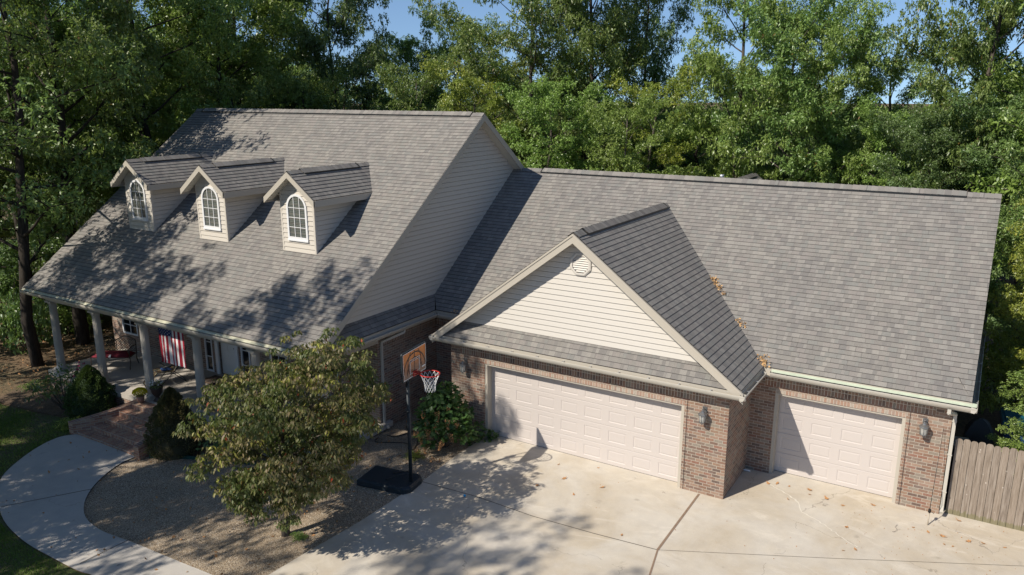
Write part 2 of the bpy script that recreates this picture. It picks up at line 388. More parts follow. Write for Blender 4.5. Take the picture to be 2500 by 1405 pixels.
M['fence'] = mat_fence()

# ------------------------------------------------------------------ terrain
def th(x, y):
    t = np.clip((np.asarray(x, float) + 7.2) / -6.5, 0, 1); a = -.65 * t * t * (3 - 2 * t)
    far = np.clip((np.hypot(np.asarray(x) + 8, np.asarray(y) - 2) - 40) / 120, 0, 1)
    b = np.clip((np.asarray(y, float) - 6) / 10, 0, 1) * -.6
    return a + np.where(np.asarray(x) > -7.2, b, np.maximum(b + .0, -.6) * .3) - 5 * far
def thf(x, y): return float(th(x, y))
def clip_half(poly, ax, val, keep_ge):
    out = []; n = len(poly)
    for i in range(n):
        a, b = poly[i], poly[(i + 1) % n]
        ia = (a[ax] >= val) == keep_ge or a[ax] == val; ib = (b[ax] >= val) == keep_ge or b[ax] == val
        if ia: out.append(a)
        if ia != ib:
            t = (val - a[ax]) / (b[ax] - a[ax]); out.append(tuple(a[k] + (b[k] - a[k]) * t for k in range(len(a))))
    return out
def drape(poly, off, cell=.6):
    mb = MB(); xs = [p[0] for p in poly]; ys = [p[1] for p in poly]
    x = math.floor(min(xs) / cell) * cell
    while x < max(xs):
        px = clip_half(clip_half(poly, 0, x, True), 0, x + cell, False)
        if len(px) >= 3:
            y = math.floor(min(q[1] for q in px) / cell) * cell
            while y < max(q[1] for q in px):
                c = clip_half(clip_half(px, 1, y, True), 1, y + cell, False)
                if len(c) >= 3:
                    ar = sum(c[i][0] * c[(i + 1) % len(c)][1] - c[(i + 1) % len(c)][0] * c[i][1] for i in range(len(c)))
                    if abs(ar) > 1e-5:
                        if ar < 0: c = c[::-1]
                        mb.face([(q[0], q[1], thf(q[0], q[1]) + off) for q in c], [(q[0], q[1]) for q in c])
                y += cell
        x += cell
    return mb
def smooth_path(pts, n=6):
    out = []
    for i in range(len(pts) - 1):
        p0, p1, p2, p3 = (Vector(pts[max(0, i - 1)]), Vector(pts[i]), Vector(pts[i + 1]), Vector(pts[min(len(pts) - 1, i + 2)]))
        for k in range(n):
            t = k / n
            out.append(tuple(.5 * ((2 * p1) + (-p0 + p2) * t + (2 * p0 - 5 * p1 + 4 * p2 - p3) * t * t + (-p0 + 3 * p1 - 3 * p2 + p3) * t ** 3)))
    out.append(tuple(pts[-1])); return out

def grid_ground():
    xs = np.concatenate([np.linspace(-900, -45, 14), np.arange(-42, 24, .6), np.linspace(30, 900, 14)])
    ys = np.concatenate([np.linspace(-500, -36, 8), np.arange(-33, 36, .6), np.linspace(45, 1400, 18)])
    X, Y = np.meshgrid(xs, ys, indexing='ij'); rr = np.random.RandomState(4)
    Z = th(X, Y) - .018
    out = ((X < -24) | (Y > 12)); Z = Z + np.where(out, rr.normal(0, .06, X.shape), 0)
    nx, ny = X.shape; V = np.stack([X, Y, Z], -1).reshape(-1, 3)
    I = np.arange(nx * ny).reshape(nx, ny)
    F = np.stack([I[:-1, :-1], I[1:, :-1], I[1:, 1:], I[:-1, 1:]], -1).reshape(-1, 4)
    return np_mesh('ground', V, F, V[F][:, :, :2], M['forest_floor'])
tag(grid_ground(), kind='structure')

WALK_IN = smooth_path([(-15.1, -6.95), (-15.06, -7.48), (-14.82, -8.04), (-14.45, -8.61), (-13.99, -9.09), (-13.44, -9.47), (-12.82, -9.71), (-11.96, -9.87), (-10.74, -9.95), (-9.36, -10.09), (-8.19, -10.16), (-6.7, -10.16)], 4)
WALK_OUT = smooth_path([(-6.7, -11.4), (-8.6, -11.3), (-10.11, -11.2), (-10.66, -11.2), (-12.01, -11.07), (-13.36, -10.95), (-14.64, -10.72), (-16.0, -10.2), (-17.0, -9.6), (-17.63, -8.85), (-18.08, -8.05), (-18.22, -7.38), (-17.95, -6.95)], 4)
tag(drape(WALK_IN + WALK_OUT, .03).build('walkway', M['walk']), kind='structure')
mbj = MB()
def strip(mb, pts, wd, off):
    for a, b in zip(pts[:-1], pts[1:]):
        a, b = Vector((*a, 0)), Vector((*b, 0)); n = max(1, int((b - a).length / .35)); d = (b - a).normalized(); s = Vector((-d.y, d.x, 0)) * wd / 2
        for k in range(n):
            p, q = a + (b - a) * k / n, a + (b - a) * (k + 1) / n
            mb.face([(v.x, v.y, thf(v.x, v.y) + off) for v in (p - s, q - s, q + s, p + s)])
strip(mbj, [(-15.37, -10.42), (-14.33, -8.72)], .03, .034); strip(mbj, [(-10.94, -11.0), (-10.9, -9.9)], .03, .034)
wj = mbj.build('walkway_joint', M['joint_dark'], bpy.data.objects['walkway'])
DRV = [(-6.7, -1.9), (-6.7, -3.3), (-6.58, -4.9), (-6.6, -7.1), (-6.72, -8.7), (-6.8, -10.2), (-7.2, -13), (-9, -17), (-9, -30), (14, -30), (14, .4), (0, .4), (0, -1.5), (-6.7, -1.5)]
drv = tag(drape([(x, y) for x, y in DRV], .012, 1.2).build('driveway', M['drive']), kind='structure')
mbj = MB(); strip(mbj, [(-6.58, -4.91), (-4.98, -4.82), (-3.43, -4.9), (-1.93, -4.83), (-.52, -4.71)], .022, .016); strip(mbj, [(-.52, -4.71), (2.6, -3.15), (6.0, -1.39), (9.5, .2)], .012, .016)
mbj.build('dirt_joint', M['joint_dark'], drv)
mbj = MB(); strip(mbj, [(-.56, -1.95), (-.52, -4.71)], .05, .02); strip(mbj, [(-.52, -4.71), (-.12, -6.6), (.3, -9)], .035, .02)
mbj.build('expansion_joint', M['joint'], drv)
mbj = MB(); rc = random.Random(3)
cp = [(.77, -.58), (1.1, -.78), (1.5, -1.06), (1.68, -1.5), (2.0, -1.7), (2.34, -1.92), (2.68, -2.19), (3.1, -2.5)]
jit = []
for a, b in zip(cp[:-1], cp[1:]):
    for k in range(6):
        t = k / 6; jit.append((a[0] + (b[0] - a[0]) * t + rc.uniform(-.025, .025), a[1] + (b[1] - a[1]) * t + rc.uniform(-.025, .025)))
for i, (a, b) in enumerate(zip(jit[:-1], jit[1:])): strip(mbj, [a, b], rc.uniform(.02, .05) * (1 - i / 70), .017)
mbj.build('crack_repair', M['crack'], drv)

tag(drape(WALK_IN[::-1] + [(-15.3, -6.6), (-15.3, -5.2), (-9.75, -5.2), (-9.75, -2.6), (-9.75, 0), (-7.8, 0), (-7.8, -1.9), (-6.7, -1.9), (-6.7, -3.3), (-6.58, -4.9), (-6.6, -7.1), (-6.72, -8.7)], .0, .5).build('gravel', M['gravel']), kind='structure')
tag(drape([(-40, -40), (-9, -40), (-9, -17), (-7.2, -13), (-6.8, -11.35)] + WALK_OUT[3:] + [(-18.3, -6.9), (-18.6, -6.2), (-20.5, -6.7), (-23, -7.0), (-26, -7.6), (-30, -8.2), (-40, -9)], .004, 1.0).build('lawn', M['lawn']), kind='structure')
tag(drape([(-18.3, -6.9), (-17.45, -5.2), (-22.7, -5.2), (-23.6, -5.6), (-23, -6.9), (-20.5, -6.6), (-18.6, -6.1)], .006, .6).build('planting_bed', M['bed']), kind='structure')
tag(drape([(-15.3, -5.2), (-15.3, -6.6), (-14.75, -6.78), (-13.85, -6.29), (-12.52, -5.86), (-11.5, -5.75), (-10.4, -5.7), (-9.75, -5.2)], .006, .6).build('mulch_strip', M['bed']), kind='structure')

# ------------------------------------------------------------------ house helpers
def clipv(poly, lo, hi): return clip_half(clip_half(poly, 1, lo, True), 1, hi, False)
def lap(mb, pts, org, ud, vd, h, lift, m=0, v0=None, uvo=(0, 0), m_edge=None, groove=0.0):
    """courses of lapped boards or shingles over a planar convex polygon: each course stands proud at its lower edge"""
    org, ud, vd = Vector(org), Vector(ud).normalized(), Vector(vd).normalized(); n = ud.cross(vd)
    P2 = [((Vector(p) - org).dot(ud), (Vector(p) - org).dot(vd)) for p in pts]
    lo = min(p[1] for p in P2); hi = max(p[1] for p in P2)
    k = math.floor(lo / h + 1e-6)
    while k * h < hi - 1e-6:
        a, b = k * h, (k + 1) * h
        if groove:
            c = clipv(P2, b - groove - .004, b + .004)
            if len(c) >= 3:
                ar = sum(c[i][0] * c[(i + 1) % len(c)][1] - c[(i + 1) % len(c)][0] * c[i][1] for i in range(len(c)))
                if ar < 0: c = c[::-1]
                mb.face([org + ud * u + vd * v - n * .03 for u, v in c], None, m)
                t = [u for u, v in c if abs(v - (b - groove - .004)) < 1e-5]
                if len(t) >= 2:
                    v_ = b - groove; l_ = lift * (1 - (v_ - a) / h)
                    q = lambda u, dn: org + ud * u + vd * v_ + n * dn
                    mb.face([q(min(t), l_), q(max(t), l_), q(max(t), -.03), q(min(t), -.03)], None, m)
        c = clipv(P2, a, b - groove)
        if len(c) >= 3:
            ar = sum(c[i][0] * c[(i + 1) % len(c)][1] - c[(i + 1) % len(c)][0] * c[i][1] for i in range(len(c)))
            if abs(ar) > 1e-6:
                if ar < 0: c = c[::-1]
                hh = lambda v: lift * (1 - (v - a) / h)
                w3 = lambda u, v, l: org + ud * u + vd * v + n * l
                mb.face([w3(u, v, hh(v)) for u, v in c], [(u + uvo[0], v + uvo[1]) for u, v in c], m)
                bt = [u for u, v in c if abs(v - min(q[1] for q in c)) < 1e-5]
                if len(bt) >= 2:
                    vb = min(q[1] for q in c); u0, u1 = min(bt), max(bt)
                    mb.face([w3(u0, vb, -.002 - (.03 if groove else 0)), w3(u1, vb, -.002 - (.03 if groove else 0)), w3(u1, vb, hh(vb)), w3(u0, vb, hh(vb))],
                            [(u0 + uvo[0], a + uvo[1] + .002)] * 2 + [(u1 + uvo[0], a + uvo[1] + .004)] * 2, m if m_edge is None else m_edge)
        k += 1
def plane_frame(pts):
    p = [Vector(q) for q in pts]; n = (p[1] - p[0]).cross(p[2] - p[0]).normalized()
    if n.z < 0: n = -n
    ud = Vector((0, 0, 1)).cross(n).normalized() ; vd = n.cross(ud).normalized()
    # vd must climb
    if vd.z < 0: vd = -vd; ud = -ud
    return ud, vd
RN = [0]
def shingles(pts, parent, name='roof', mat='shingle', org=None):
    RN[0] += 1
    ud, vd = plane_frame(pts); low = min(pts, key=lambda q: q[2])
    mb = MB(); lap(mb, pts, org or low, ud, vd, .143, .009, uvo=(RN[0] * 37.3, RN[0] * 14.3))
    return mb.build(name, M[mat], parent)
def siding(mb, pts, ud, h=.14, lift=.02, org=None, z0=0):
    o = Vector(org or pts[0]); o.z = z0
    lap(mb, pts, o, ud, (0, 0, 1), h, lift, groove=.013)
def wall(mb, axis, c, u0, u1, z0, z1, holes=(), m=0, flip=False, depth=0.0, hm=None):
    """brick wall in the plane axis=c with rectangular holes and reveals of the given depth (towards +)"""
    us = sorted({u0, u1, *[h[0] for h in holes], *[h[1] for h in holes]}); zs = sorted({z0, z1, *[h[2] for h in holes], *[h[3] for h in holes]})
    P = (lambda u, z, d=0: (u, c + d, z)) if axis == 'y' else (lambda u, z, d=0: (c + d, u, z))
    for a, b in zip(us[:-1], us[1:]):
        for p, q in zip(zs[:-1], zs[1:]):
            if any(h[0] <= (a + b) / 2 <= h[1] and h[2] <= (p + q) / 2 <= h[3] for h in holes): continue
            mb.face([P(a, p), P(b, p), P(b, q), P(a, q)], [(a, p), (b, p), (b, q), (a, q)], m)
    for (a, b, p, q) in holes:
        d = depth
        mb.face([P(a, p), P(a, q), P(a, q, d), P(a, p, d)], [(0, p), (0, q), (d, q), (d, p)], m)
        mb.face([P(b, p), P(b, p, d), P(b, q, d), P(b, q)], [(0, p), (d, p), (d, q), (0, q)], m)
        mb.face([P(a, q), P(b, q), P(b, q, d), P(a, q, d)], [(a, 0), (b, 0), (b, d), (a, d)], m)
        mb.face([P(a, p), P(a, p, d), P(b, p, d), P(b, p)], [(a, 0), (a, d), (b, d), (b, 0)], m)
def gutter(parent, p0, p1, out, z=2.80, mat='gutter', caps=True, hangers=True, flash=False, fmat='flash'):
    """open channel: out = unit vector away from the roof; p0,p1 = outer lip ends (x, y)"""
    mb = MB(); a = Vector((*p0, z)); b = Vector((*p1, z)); o = Vector((*out, 0)); L = (b - a).length; d = (b - a).normalized()
    prof = [(-.118, .03), (-.118, -.105), (-.05, -.112), (-.02, -.07), (-.004, -.03), (0, 0), (-.012, .004), (-.012, -.012), (-.012, -.02), (-.03, -.065), (-.055, -.10), (-.11, -.097), (-.11, .03)]
    ring = lambda q: [q + o * x + Vector((0, 0, zz)) for x, zz in prof]
    r0, r1 = ring(a), ring(b)
    for i in range(len(prof)):
        j = (i + 1) % len(prof)
        mb.face([r0[i], r1[i], r1[j], r0[j]])
    if caps:
        for r in (r0, r1): mb.face([r[i] for i in (0, 1, 2, 3, 4, 5, 6)])
    if hangers:
        n = int(L / .75)
        for k in range(n):
            q = a + d * (.4 + k * .75)
            if .4 + k * .75 > L - .1: break
            mb.obox(q + o * -.06 + Vector((0, 0, .004)), d * .012, o * .055, (0, 0, .003), 1); mb.obox(q + o * -.02 + Vector((0, 0, .012)), d * .006, o * .008, (0, 0, .006), 1)
    g = mb.build('gutter', [M[mat], M['metal' if not flash else 'iron']], parent)
    if flash:
        mb = MB(); mb.obox((a + b) / 2 + o * -.085 + Vector((0, 0, .045)), d * (L / 2 - .02), (o * .045 + Vector((0, 0, -.028))), Vector((0, 0, .002)) + o * .002)
        mb.build('drip_edge', M[fmat], g)
    return g
def rake(mb, a, b, out, depth=.19, th_=.03, lift=0.0, m=0, parent=None, name='rake_board'):
    a, b, o = Vector(a), Vector(b), Vector(out); dz = Vector((0, 0, depth)); own = mb is None
    if own: mb = MB()
    mb.prism([a - dz, b - dz, b, a], o * th_, m)
    if own: mb.build(name, M['trim'], parent)
def boxes(name, mat, parent, *bb):
    for b in bb:
        q = MB(); q.box(*b); q.build(name, M[mat], parent)
def ridge_cap(parent, a, b, perp, slope, wd=.15, vent=None, name='ridge_cap'):
    """overlapping cap shingles along a ridge; vent=(t0,t1) raises the vented stretch"""
    a, b, p = Vector(a), Vector(b), Vector(perp); L = (b - a).length; d = (b - a) / L; mb = MB(); RN[0] += 1
    n = int(L / .16); rr = random.Random(RN[0])
    for k in range(n):
        s0, s1 = k * L / n, min(L, (k + 1) * L / n + .02); r = vent and vent[0] <= (s0 + s1) / 2 <= vent[1]
        w_ = .17 if r else wd; up = .045 if r else .016; up += rr.uniform(-.003, .003); jit = .012
        q0, q1 = a + d * s0, a + d * s1
        dn = Vector((0, 0, -w_ * slope * .93)); u = RN[0] * 11 + s0
        for sg in (1, -1):
            e = p * (w_ * sg)
            f = [q0 + Vector((0, 0, up + jit)), q1 + Vector((0, 0, up)), q1 + e + dn + Vector((0, 0, up)), q0 + e + dn + Vector((0, 0, up + jit))]
            mb.face(f if sg < 0 else f[::-1], [(u + .03, .03 + k * .143), (u + .06, .03 + k * .143), (u + .06, .1 + k * .143), (u + .03, .1 + k * .143)])
            if not r: mb.face([f[3], f[2], f[2] - Vector((0, 0, .012)), f[3] - Vector((0, 0, .018))])
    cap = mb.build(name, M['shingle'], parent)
    if vent:
        mb = MB(); q0, q1 = a + d * vent[0], a + d * vent[1]
        for sg in (1, -1):
            e0 = p * (.165 * sg); z0 = -.165 * slope
            mb.face([q0 + e0 + Vector((0, 0, z0 - .02)), q1 + e0 + Vector((0, 0, z0 - .02)), q1 + e0 + Vector((0, 0, z0 + .062)), q0 + e0 + Vector((0, 0, z0 + .062))])
        for q in (q0, q1):
            mb.face([q - p * .165 + Vector((0, 0, -.165 * slope - .02)), q + Vector((0, 0, .0)), q + p * .165 + Vector((0, 0, -.165 * slope - .02)), q + p * .165 + Vector((0, 0, -.165 * slope + .06)), q + Vector((0, 0, .06)), q - p * .165 + Vector((0, 0, -.165 * slope + .06))])
        mb.build('ridge_vent', M['black'], cap)
    return cap

# ------------------------------------------------------------------ the house
H = empty('brick_house', (-8, 0, 0), 0, 'long brick house with grey shingle roofs, three dormers, columned porch and garage wing', 'house')
_old_link = link
def link(o, parent=None):
    COL.objects.link(o)
    if parent is not None:
        o.parent = parent
        if parent is H: o.matrix_parent_inverse = Matrix.Translation((8, 0, 0))
    return o
P_ = 1.903; W_ = 4.37; ZE = 2.80; SO = 2.655
GR = (4.894, 6.76); sg_ = (6.76 - 2.808) / (4.894 + .438)      # garage ridge and slope
XL = -7.80; XC = -3.90; GA = 6.046
gy = lambda z: -.438 + (z - 2.808) / sg_
gz = lambda y: 2.808 + (y + .438) * sg_
MR = (2.526, 8.657); ME = (-5.312, 2.738); sm = (MR[1] - ME[1]) / (MR[0] - ME[0])
mz = lambda y: ME[1] + (y - ME[0]) * sm
my = lambda z: ME[0] + (z - ME[1]) / sm
MX0, MX1 = -23.497, -9.555
XS = -9.894; XW = -9.756; XPE = -9.363
WF = -2.35

# --- garage walls
OP = (2.16)
dd = (-6.69, -1.052, 0, OP); sd = (.578, 3.473, 0, OP)
def courses(mb_w, mb_s, mb_r, axis, c, u0, u1, hole, z0=-.05, depth=.12, lintel=True):
    """wall with soldier band under the soffit and a rowlock lintel over the opening"""
    holes = [hole] if hole else []
    a, b = u0 + .32, u1 - .32
    if hole:
        wall(mb_w, axis, c, u0, u1, z0, OP, [(hole[0], hole[1], z0, OP)], depth=depth)
        wall(mb_w, axis, c, u0, hole[0], OP, 2.33); wall(mb_w, axis, c, hole[1], u1, OP, 2.33)
        wall(mb_r, axis, c, hole[0], hole[1], OP, 2.265)
        wall(mb_w, axis, c, hole[0], hole[1], 2.265, 2.33)
    else: wall(mb_w, axis, c, u0, u1, z0, 2.33)
    wall(mb_w, axis, c, u0, a, 2.33, 2.53); wall(mb_w, axis, c, b, u1, 2.33, 2.53)
    wall(mb_s, axis, c, a, b, 2.33, 2.53)
    wall(mb_w, axis, c, u0, u1, 2.53, SO + .02)
mw, ms_, mr = MB(), MB(), MB()
courses(mw, ms_, mr, 'y', -P_, XL, 0, dd)
courses(mw, ms_, mr, 'y', 0, 0, W_, sd)
wall(mw, 'x', 0, -P_, 0, -.05, SO + .02); wall(mw, 'x', XL, -P_, 0, -.05, SO + .02)
wall(mw, 'y', 0, XW, XL, -.5, 2.33); wall(ms_, 'y', 0, XW, XL, 2.33, 2.53); wall(mw, 'y', 0, XW, XL, 2.53, SO + .02)
wall(mw, 'x', W_, 0, 9.75, -.6, SO + .02); wall(mw, 'y', 9.75, XW, W_, -.8, SO + .02)
mw.build('brick_wall', M['brick'], H); ms_.build('soldier_course', M['soldier'], H); mr.build('lintel_course', M['rowlock'], H)

# --- main block walls
mw, ms_ = MB(), MB()
wins = [(-22.55, -21.65, .62, 2.05), (-19.95, -19.05, .62, 2.05), (-17.88, -17.50, .02, 2.1), (-17.17, -16.33, .02, 2.06), (-16.05, -15.62, .02, 2.1), (-14.66, -13.9, .35, 2.05), (-12.6, -11.7, .62, 2.05)]
wall(mw, 'y', WF, -23.2, -11.2, -.7, 2.62, wins, depth=.10)
wall(mw, 'x', -11.2, -2.734, WF, -.7, 2.62); wall(mw, 'y', -2.734, -11.2, XW, -.7, SO + .02)
wall(mw, 'x', XW, -2.734, 9.7, -.7, 2.33); wall(ms_, 'x', XW, -2.45, -.02, 2.33, 2.53); wall(mw, 'x', XW, -2.734, -2.45, 2.33, 2.53); wall(mw, 'x', XW, -2.734, 9.7, 2.53, SO + .04)
wall(mw, 'x', -23.2, WF, 9.7, -.9, SO + .1); wall(mw, 'y', 9.7, -23.2, XW, -.9, SO + .02)
mw.build('brick_wall', M['brick'], H); ms_.build('soldier_course', M['soldier'], H)

# --- roofs
RE = .115                                            # roof edge sits this far inside the gutter lip
z1 = gz(-.438 + RE)
shingles([(XPE - RE - .005, -.438 + RE, z1), (4.69, -.438 + RE, z1), (4.69, GR[0], GR[1]), (XS, GR[0], GR[1]), (XS, .16, gz(.16))], H)
shingles([(4.69, 2 * GR[0] + .438, ZE), (XS, 2 * GR[0] + .438, ZE), (XS, GR[0], GR[1] - .003), (4.69, GR[0], GR[1] - .003)], H)
ge = .438 - RE; zge = GA - sg_ * (3.9 + ge)
gs = (GA - 2.808) / 4.338; zge = GA - gs * (3.9 + ge)
yf = -P_ - .438 + .115
shingles([(XC, yf, GA), (XC, gy(GA) + .05, GA), (ge, gy(zge) + .05, zge), (ge, yf, zge)], H)
shingles([(XC, yf, GA), (XL - ge, yf, zge), (XL - ge, gy(zge) + .05, zge), (XC, gy(GA) + .05, GA)], H)
# pent roof across the garage gable
shingles([(XL - ge + .05, -P_ - .438 + RE, 2.86), (ge - .05, -P_ - .438 + RE, 2.86), (-.30, -P_ + .01, 3.262), (XL + .30, -P_ + .01, 3.262)], H, 'pent_roof')
# main roof
y1 = ME[0] + RE; z1 = mz(y1)
shingles([(MX0, y1, z1), (MX1, y1, z1), (MX1, MR[0], MR[1]), (MX0, MR[0], MR[1])], H)
shingles([(MX1, 2 * MR[0] - y1, z1), (MX0, 2 * MR[0] - y1, z1), (MX0, MR[0], MR[1] - .003), (MX1, MR[0], MR[1] - .003)], H)
# pent along the right gable of the main block, valley with the garage roof
shingles([(XPE - RE, -5.13, 2.90), (XPE - RE, -.40, 2.90), (XS + .0, .16, 3.262), (XS + .0, -4.6, 3.262)], H, 'pent_roof')
shingles([(W_ + .438 - RE, -.3, 2.90), (W_ + .438 - RE, 10.1, 2.90), (W_ + .0, 9.8, 3.26), (W_ + .0, .1, 3.26)], H, 'pent_roof')
# rear gable that just shows over the garage ridge
RX, RZ, RY = -4.1, 6.046, 14.7
yr_ = lambda z: 2 * GR[0] - gy(z)
shingles([(RX, yr_(RZ) - .05, RZ), (RX, RY, RZ), (RX - 4.2, RY, RZ - 4.2 * gs), (RX - 4.2, yr_(RZ - 4.2 * gs) - .05, RZ - 4.2 * gs)], H)
shingles([(RX, yr_(RZ) - .05, RZ), (RX + 4.2, yr_(RZ - 4.2 * gs) - .05, RZ - 4.2 * gs), (RX + 4.2, RY, RZ - 4.2 * gs), (RX, RY, RZ)], H)
mb = MB(); mb.box((RX - 3.8, 9.76, -.9), (RX + 3.8, RY - .4, 2.9)); mb.build('brick_wall', M['brick'], H)
mb = MB(); siding(mb, [(RX + 3.8, RY - .38, 2.9), (RX - 3.8, RY - .38, 2.9), (RX, RY - .38, RZ - .1)], (-1, 0, 0)); mb.build('siding', M['siding'], H)
ridge_cap(H, (MX0, MR[0], MR[1]), (MX1, MR[0], MR[1]), (0, 1, 0), sm, vent=(.42, 13.5))
ridge_cap(H, (-9.5, GR[0], GR[1]), (4.69, GR[0], GR[1]), (0, 1, 0), sg_, vent=(.75, 13.42))
ridge_cap(H, (XC, yf, GA), (XC, gy(GA) - .02, GA), (1, 0, 0), gs, vent=(.45, 5.85))
ridge_cap(H, (RX, yr_(RZ), RZ), (RX, RY, RZ), (1, 0, 0), gs, vent=(.4, max(.5, RY - yr_(RZ) - .5)))

# --- siding on the gables
mb = MB()
zt = lambda x: GA - gs * abs(x - XC) - .03
siding(mb, [(XL + .30, -P_ + .004, 3.262), (-.30, -P_ + .004, 3.262), (XC, -P_ + .004, GA - .03)], (1, 0, 0), z0=3.262)
mb.build('siding', M['siding'], H)
mb = MB()
siding(mb, [(XS, -4.62, 3.25), (XS, 2 * MR[0] + 4.62, 3.25), (XS, MR[0], MR[1] - .02)], (0, 1, 0), z0=3.25); mb.build('siding', M['siding_d'], H)
mb = MB(); siding(mb, [(-23.2, 2 * MR[0] + 5.0, 2.75), (-23.2, -5.0, 2.75), (-23.2, MR[0], MR[1] - .02)], (0, -1, 0)); mb.build('siding', M['siding'], H)
mb = MB(); siding(mb, [(W_, .1, 3.2), (W_, 9.7, 3.2), (W_, GR[0], GR[1] - .03)], (0, 1, 0)); mb.build('siding', M['siding'], H)

# --- rake boards, fascia, soffits
for sx in (-1, 1):
    e = XC + sx * (3.9 + ge + .06); ze = GA - gs * (3.9 + ge + .06)
    mb = MB(); rake(mb, (XC, yf - .005, GA - .012), (e, yf - .005, ze - .012), (0, -1, 0), depth=.235, th_=.035)
    rake(mb, (XC, yf - .041, GA - .02), (e, yf - .041, ze - .02), (0, -1, 0), depth=.05, th_=.015)
    mb.build('rake_board', M['trim'], H)
    e = XC + sx * 4.15; ze = GA - gs * 4.15
    mb = MB(); mb.face([(XC, yf, GA - .2), (e, yf, ze - .2), (e, -P_, ze - .2), (XC, -P_, GA - .2)]); mb.build('rake_soffit', M['soffit'], H)
for sx, X in ((1, MX1 - .022), (-1, MX0 + .022)):
    rake(None, (X, MR[0], MR[1] - .012), (X, y1 - .02, z1 - .02), (sx, 0, 0), depth=.22, parent=H)
    rake(None, (X, 2 * MR[0] - y1 + .02, z1 - .02), (X, MR[0], MR[1] - .012), (sx, 0, 0), depth=.22, parent=H)
rake(None, (4.672, GR[0], GR[1] - .012), (4.672, -.438 + RE, gz(-.438 + RE) - .012), (1, 0, 0), depth=.2, th_=.014, parent=H)
rake(None, (4.672, 2 * GR[0] + .438, ZE), (4.672, GR[0], GR[1] - .012), (1, 0, 0), depth=.2, th_=.014, parent=H)
for (xa, xb) in ((XS, MX1), (MX0, -23.2)):
    mb = MB(); lap(mb, [(xa, y1, z1 - .19), (xb, y1, z1 - .19), (xb, MR[0], MR[1] - .19), (xa, MR[0], MR[1] - .19)], (xa, y1, z1 - .19), (1, 0, 0), (0, 1, sm), .18, -.008)
    mb.build('rake_soffit', M['soffit'], H)
    mb = MB(); lap(mb, [(xb, 2 * MR[0] - y1, z1 - .19), (xa, 2 * MR[0] - y1, z1 - .19), (xa, MR[0], MR[1] - .19), (xb, MR[0], MR[1] - .19)], (xa, 2 * MR[0] - y1, z1 - .19), (-1, 0, 0), (0, -1, sm), .18, -.008)
    mb.build('rake_soffit', M['soffit'], H)
boxes('fascia', 'trim', H, ((0.30, -.33, 2.66), (4.69, -.322, 2.885)), ((ge - .01, -2.2, 2.66), (ge - .002, -.34, 2.875)), ((XL - ge + .002, -2.2, 2.66), (XL - ge + .01, -.34, 2.875)),
    ((XL - ge + .012, -P_ - .33, 2.66), (ge - .012, -P_ - .322, 2.85)), ((MX0 + .01, y1 - .002, 2.60), (MX1 - .3, y1 + .006, 2.81)),
    ((XPE - RE - .01, -5.12, 2.66), (XPE - RE - .002, -.34, 2.885)), ((XPE - RE, -.335, 2.66), (XL - ge, -.327, 2.88)), ((W_ + ge - .002, -.33, 2.66), (W_ + ge + .006, 10.1, 2.885)))
boxes('soffit', 'soffit', H, ((XL - ge, -P_ - .33, SO), (ge, -P_, SO + .01)), ((0, -P_, SO), (ge, -.33, SO + .012)), ((0, -.33, SO), (W_ + ge, 0, SO + .01)), ((W_, 0, SO), (W_ + ge, 10.1, SO + .01)),
    ((XL - ge, -P_, SO), (XL, -.33, SO + .012)), ((XPE - RE, -.33, SO), (XL - ge, 0, SO + .012)), ((XW, -5.12, SO), (XPE - RE, -.33, SO + .008)))
for sx in (0, 1):
    x = ge - .03 if sx else XL - ge + .03
    boxes('corner_return', 'gutter', H, ((min(x, x - (.30 if sx else -.30)), yf - .01, 2.815), (max(x, x - (.30 if sx else -.30)), yf + .2, 2.84)))
# gutters
gutter(H, (XL - .438, -P_ - .438), (.438, -P_ - .438), (0, -1), z=2.80, flash=False)
gutter(H, (.438, -P_ - .43), (.438, -.445), (1, 0), z=2.80)
gutter(H, (XL - .438, -P_ - .43), (XL - .438, -.445), (-1, 0), z=2.80)
gutter(H, (.50, -.438), (W_ + .438, -.438), (0, -1), z=2.80, flash=True)
gutter(H, (W_ + .438, -.43), (W_ + .438, 10.2), (1, 0), z=2.80)
gutter(H, (XPE, -5.2), (XPE, -.445), (1, 0), z=2.80)
gutter(H, (XPE, -.438), (XL - .445, -.438), (0, -1), z=2.80, hangers=False)
gutter(H, (MX0, ME[0]), (MX1 + .25, ME[0]), (0, -1), z=2.735, flash=True, fmat='flash_dull')
def downspout(parent, top, wallp, zb, dirx, diry, elbow=True):
    """from the gutter at top (x,y) back to the wall and down to zb"""
    t = Vector((*top, 2.70)); w1 = Vector((*wallp, 2.46))
    mb = MB(); sx = Vector((diry, dirx, 0)) * .0
    def seg(a, b, hw=.035, hd=.028):
        a, b = Vector(a), Vector(b); ax = (b - a); L = ax.length; ax.normalize()
        s = ax.cross(Vector((dirx, diry, 0)));
        if s.length < .1: s = ax.cross(Vector((0, 0, 1)))
        s.normalize(); f = ax.cross(s)
        mb.obox((a + b) / 2, s * hw, f * hd, ax * (L / 2 + .01))
    seg(t, t - Vector((0, 0, .07))); seg(t - Vector((0, 0, .07)), w1); seg(w1, (w1.x, w1.y, zb + .12))
    seg((w1.x, w1.y, zb + .12), (w1.x + dirx * .16, w1.y + diry * .16, zb + .04))
    if elbow:
        for zz in (.6, 1.5, 2.3):
            mb.obox((w1.x, w1.y, zz), (.045 if diry else .036, 0, 0), (0, .036 if diry else .045, 0), (0, 0, .012))
    return mb.build('downspout', M['gutter'], parent)
downspout(H, (XPE - .06, -1.95), (XW + .05, -2.62), -.15, 1, 0)
downspout(H, (W_ - .07, -.50), (W_ + .05, -.03), .12, 0, -1)

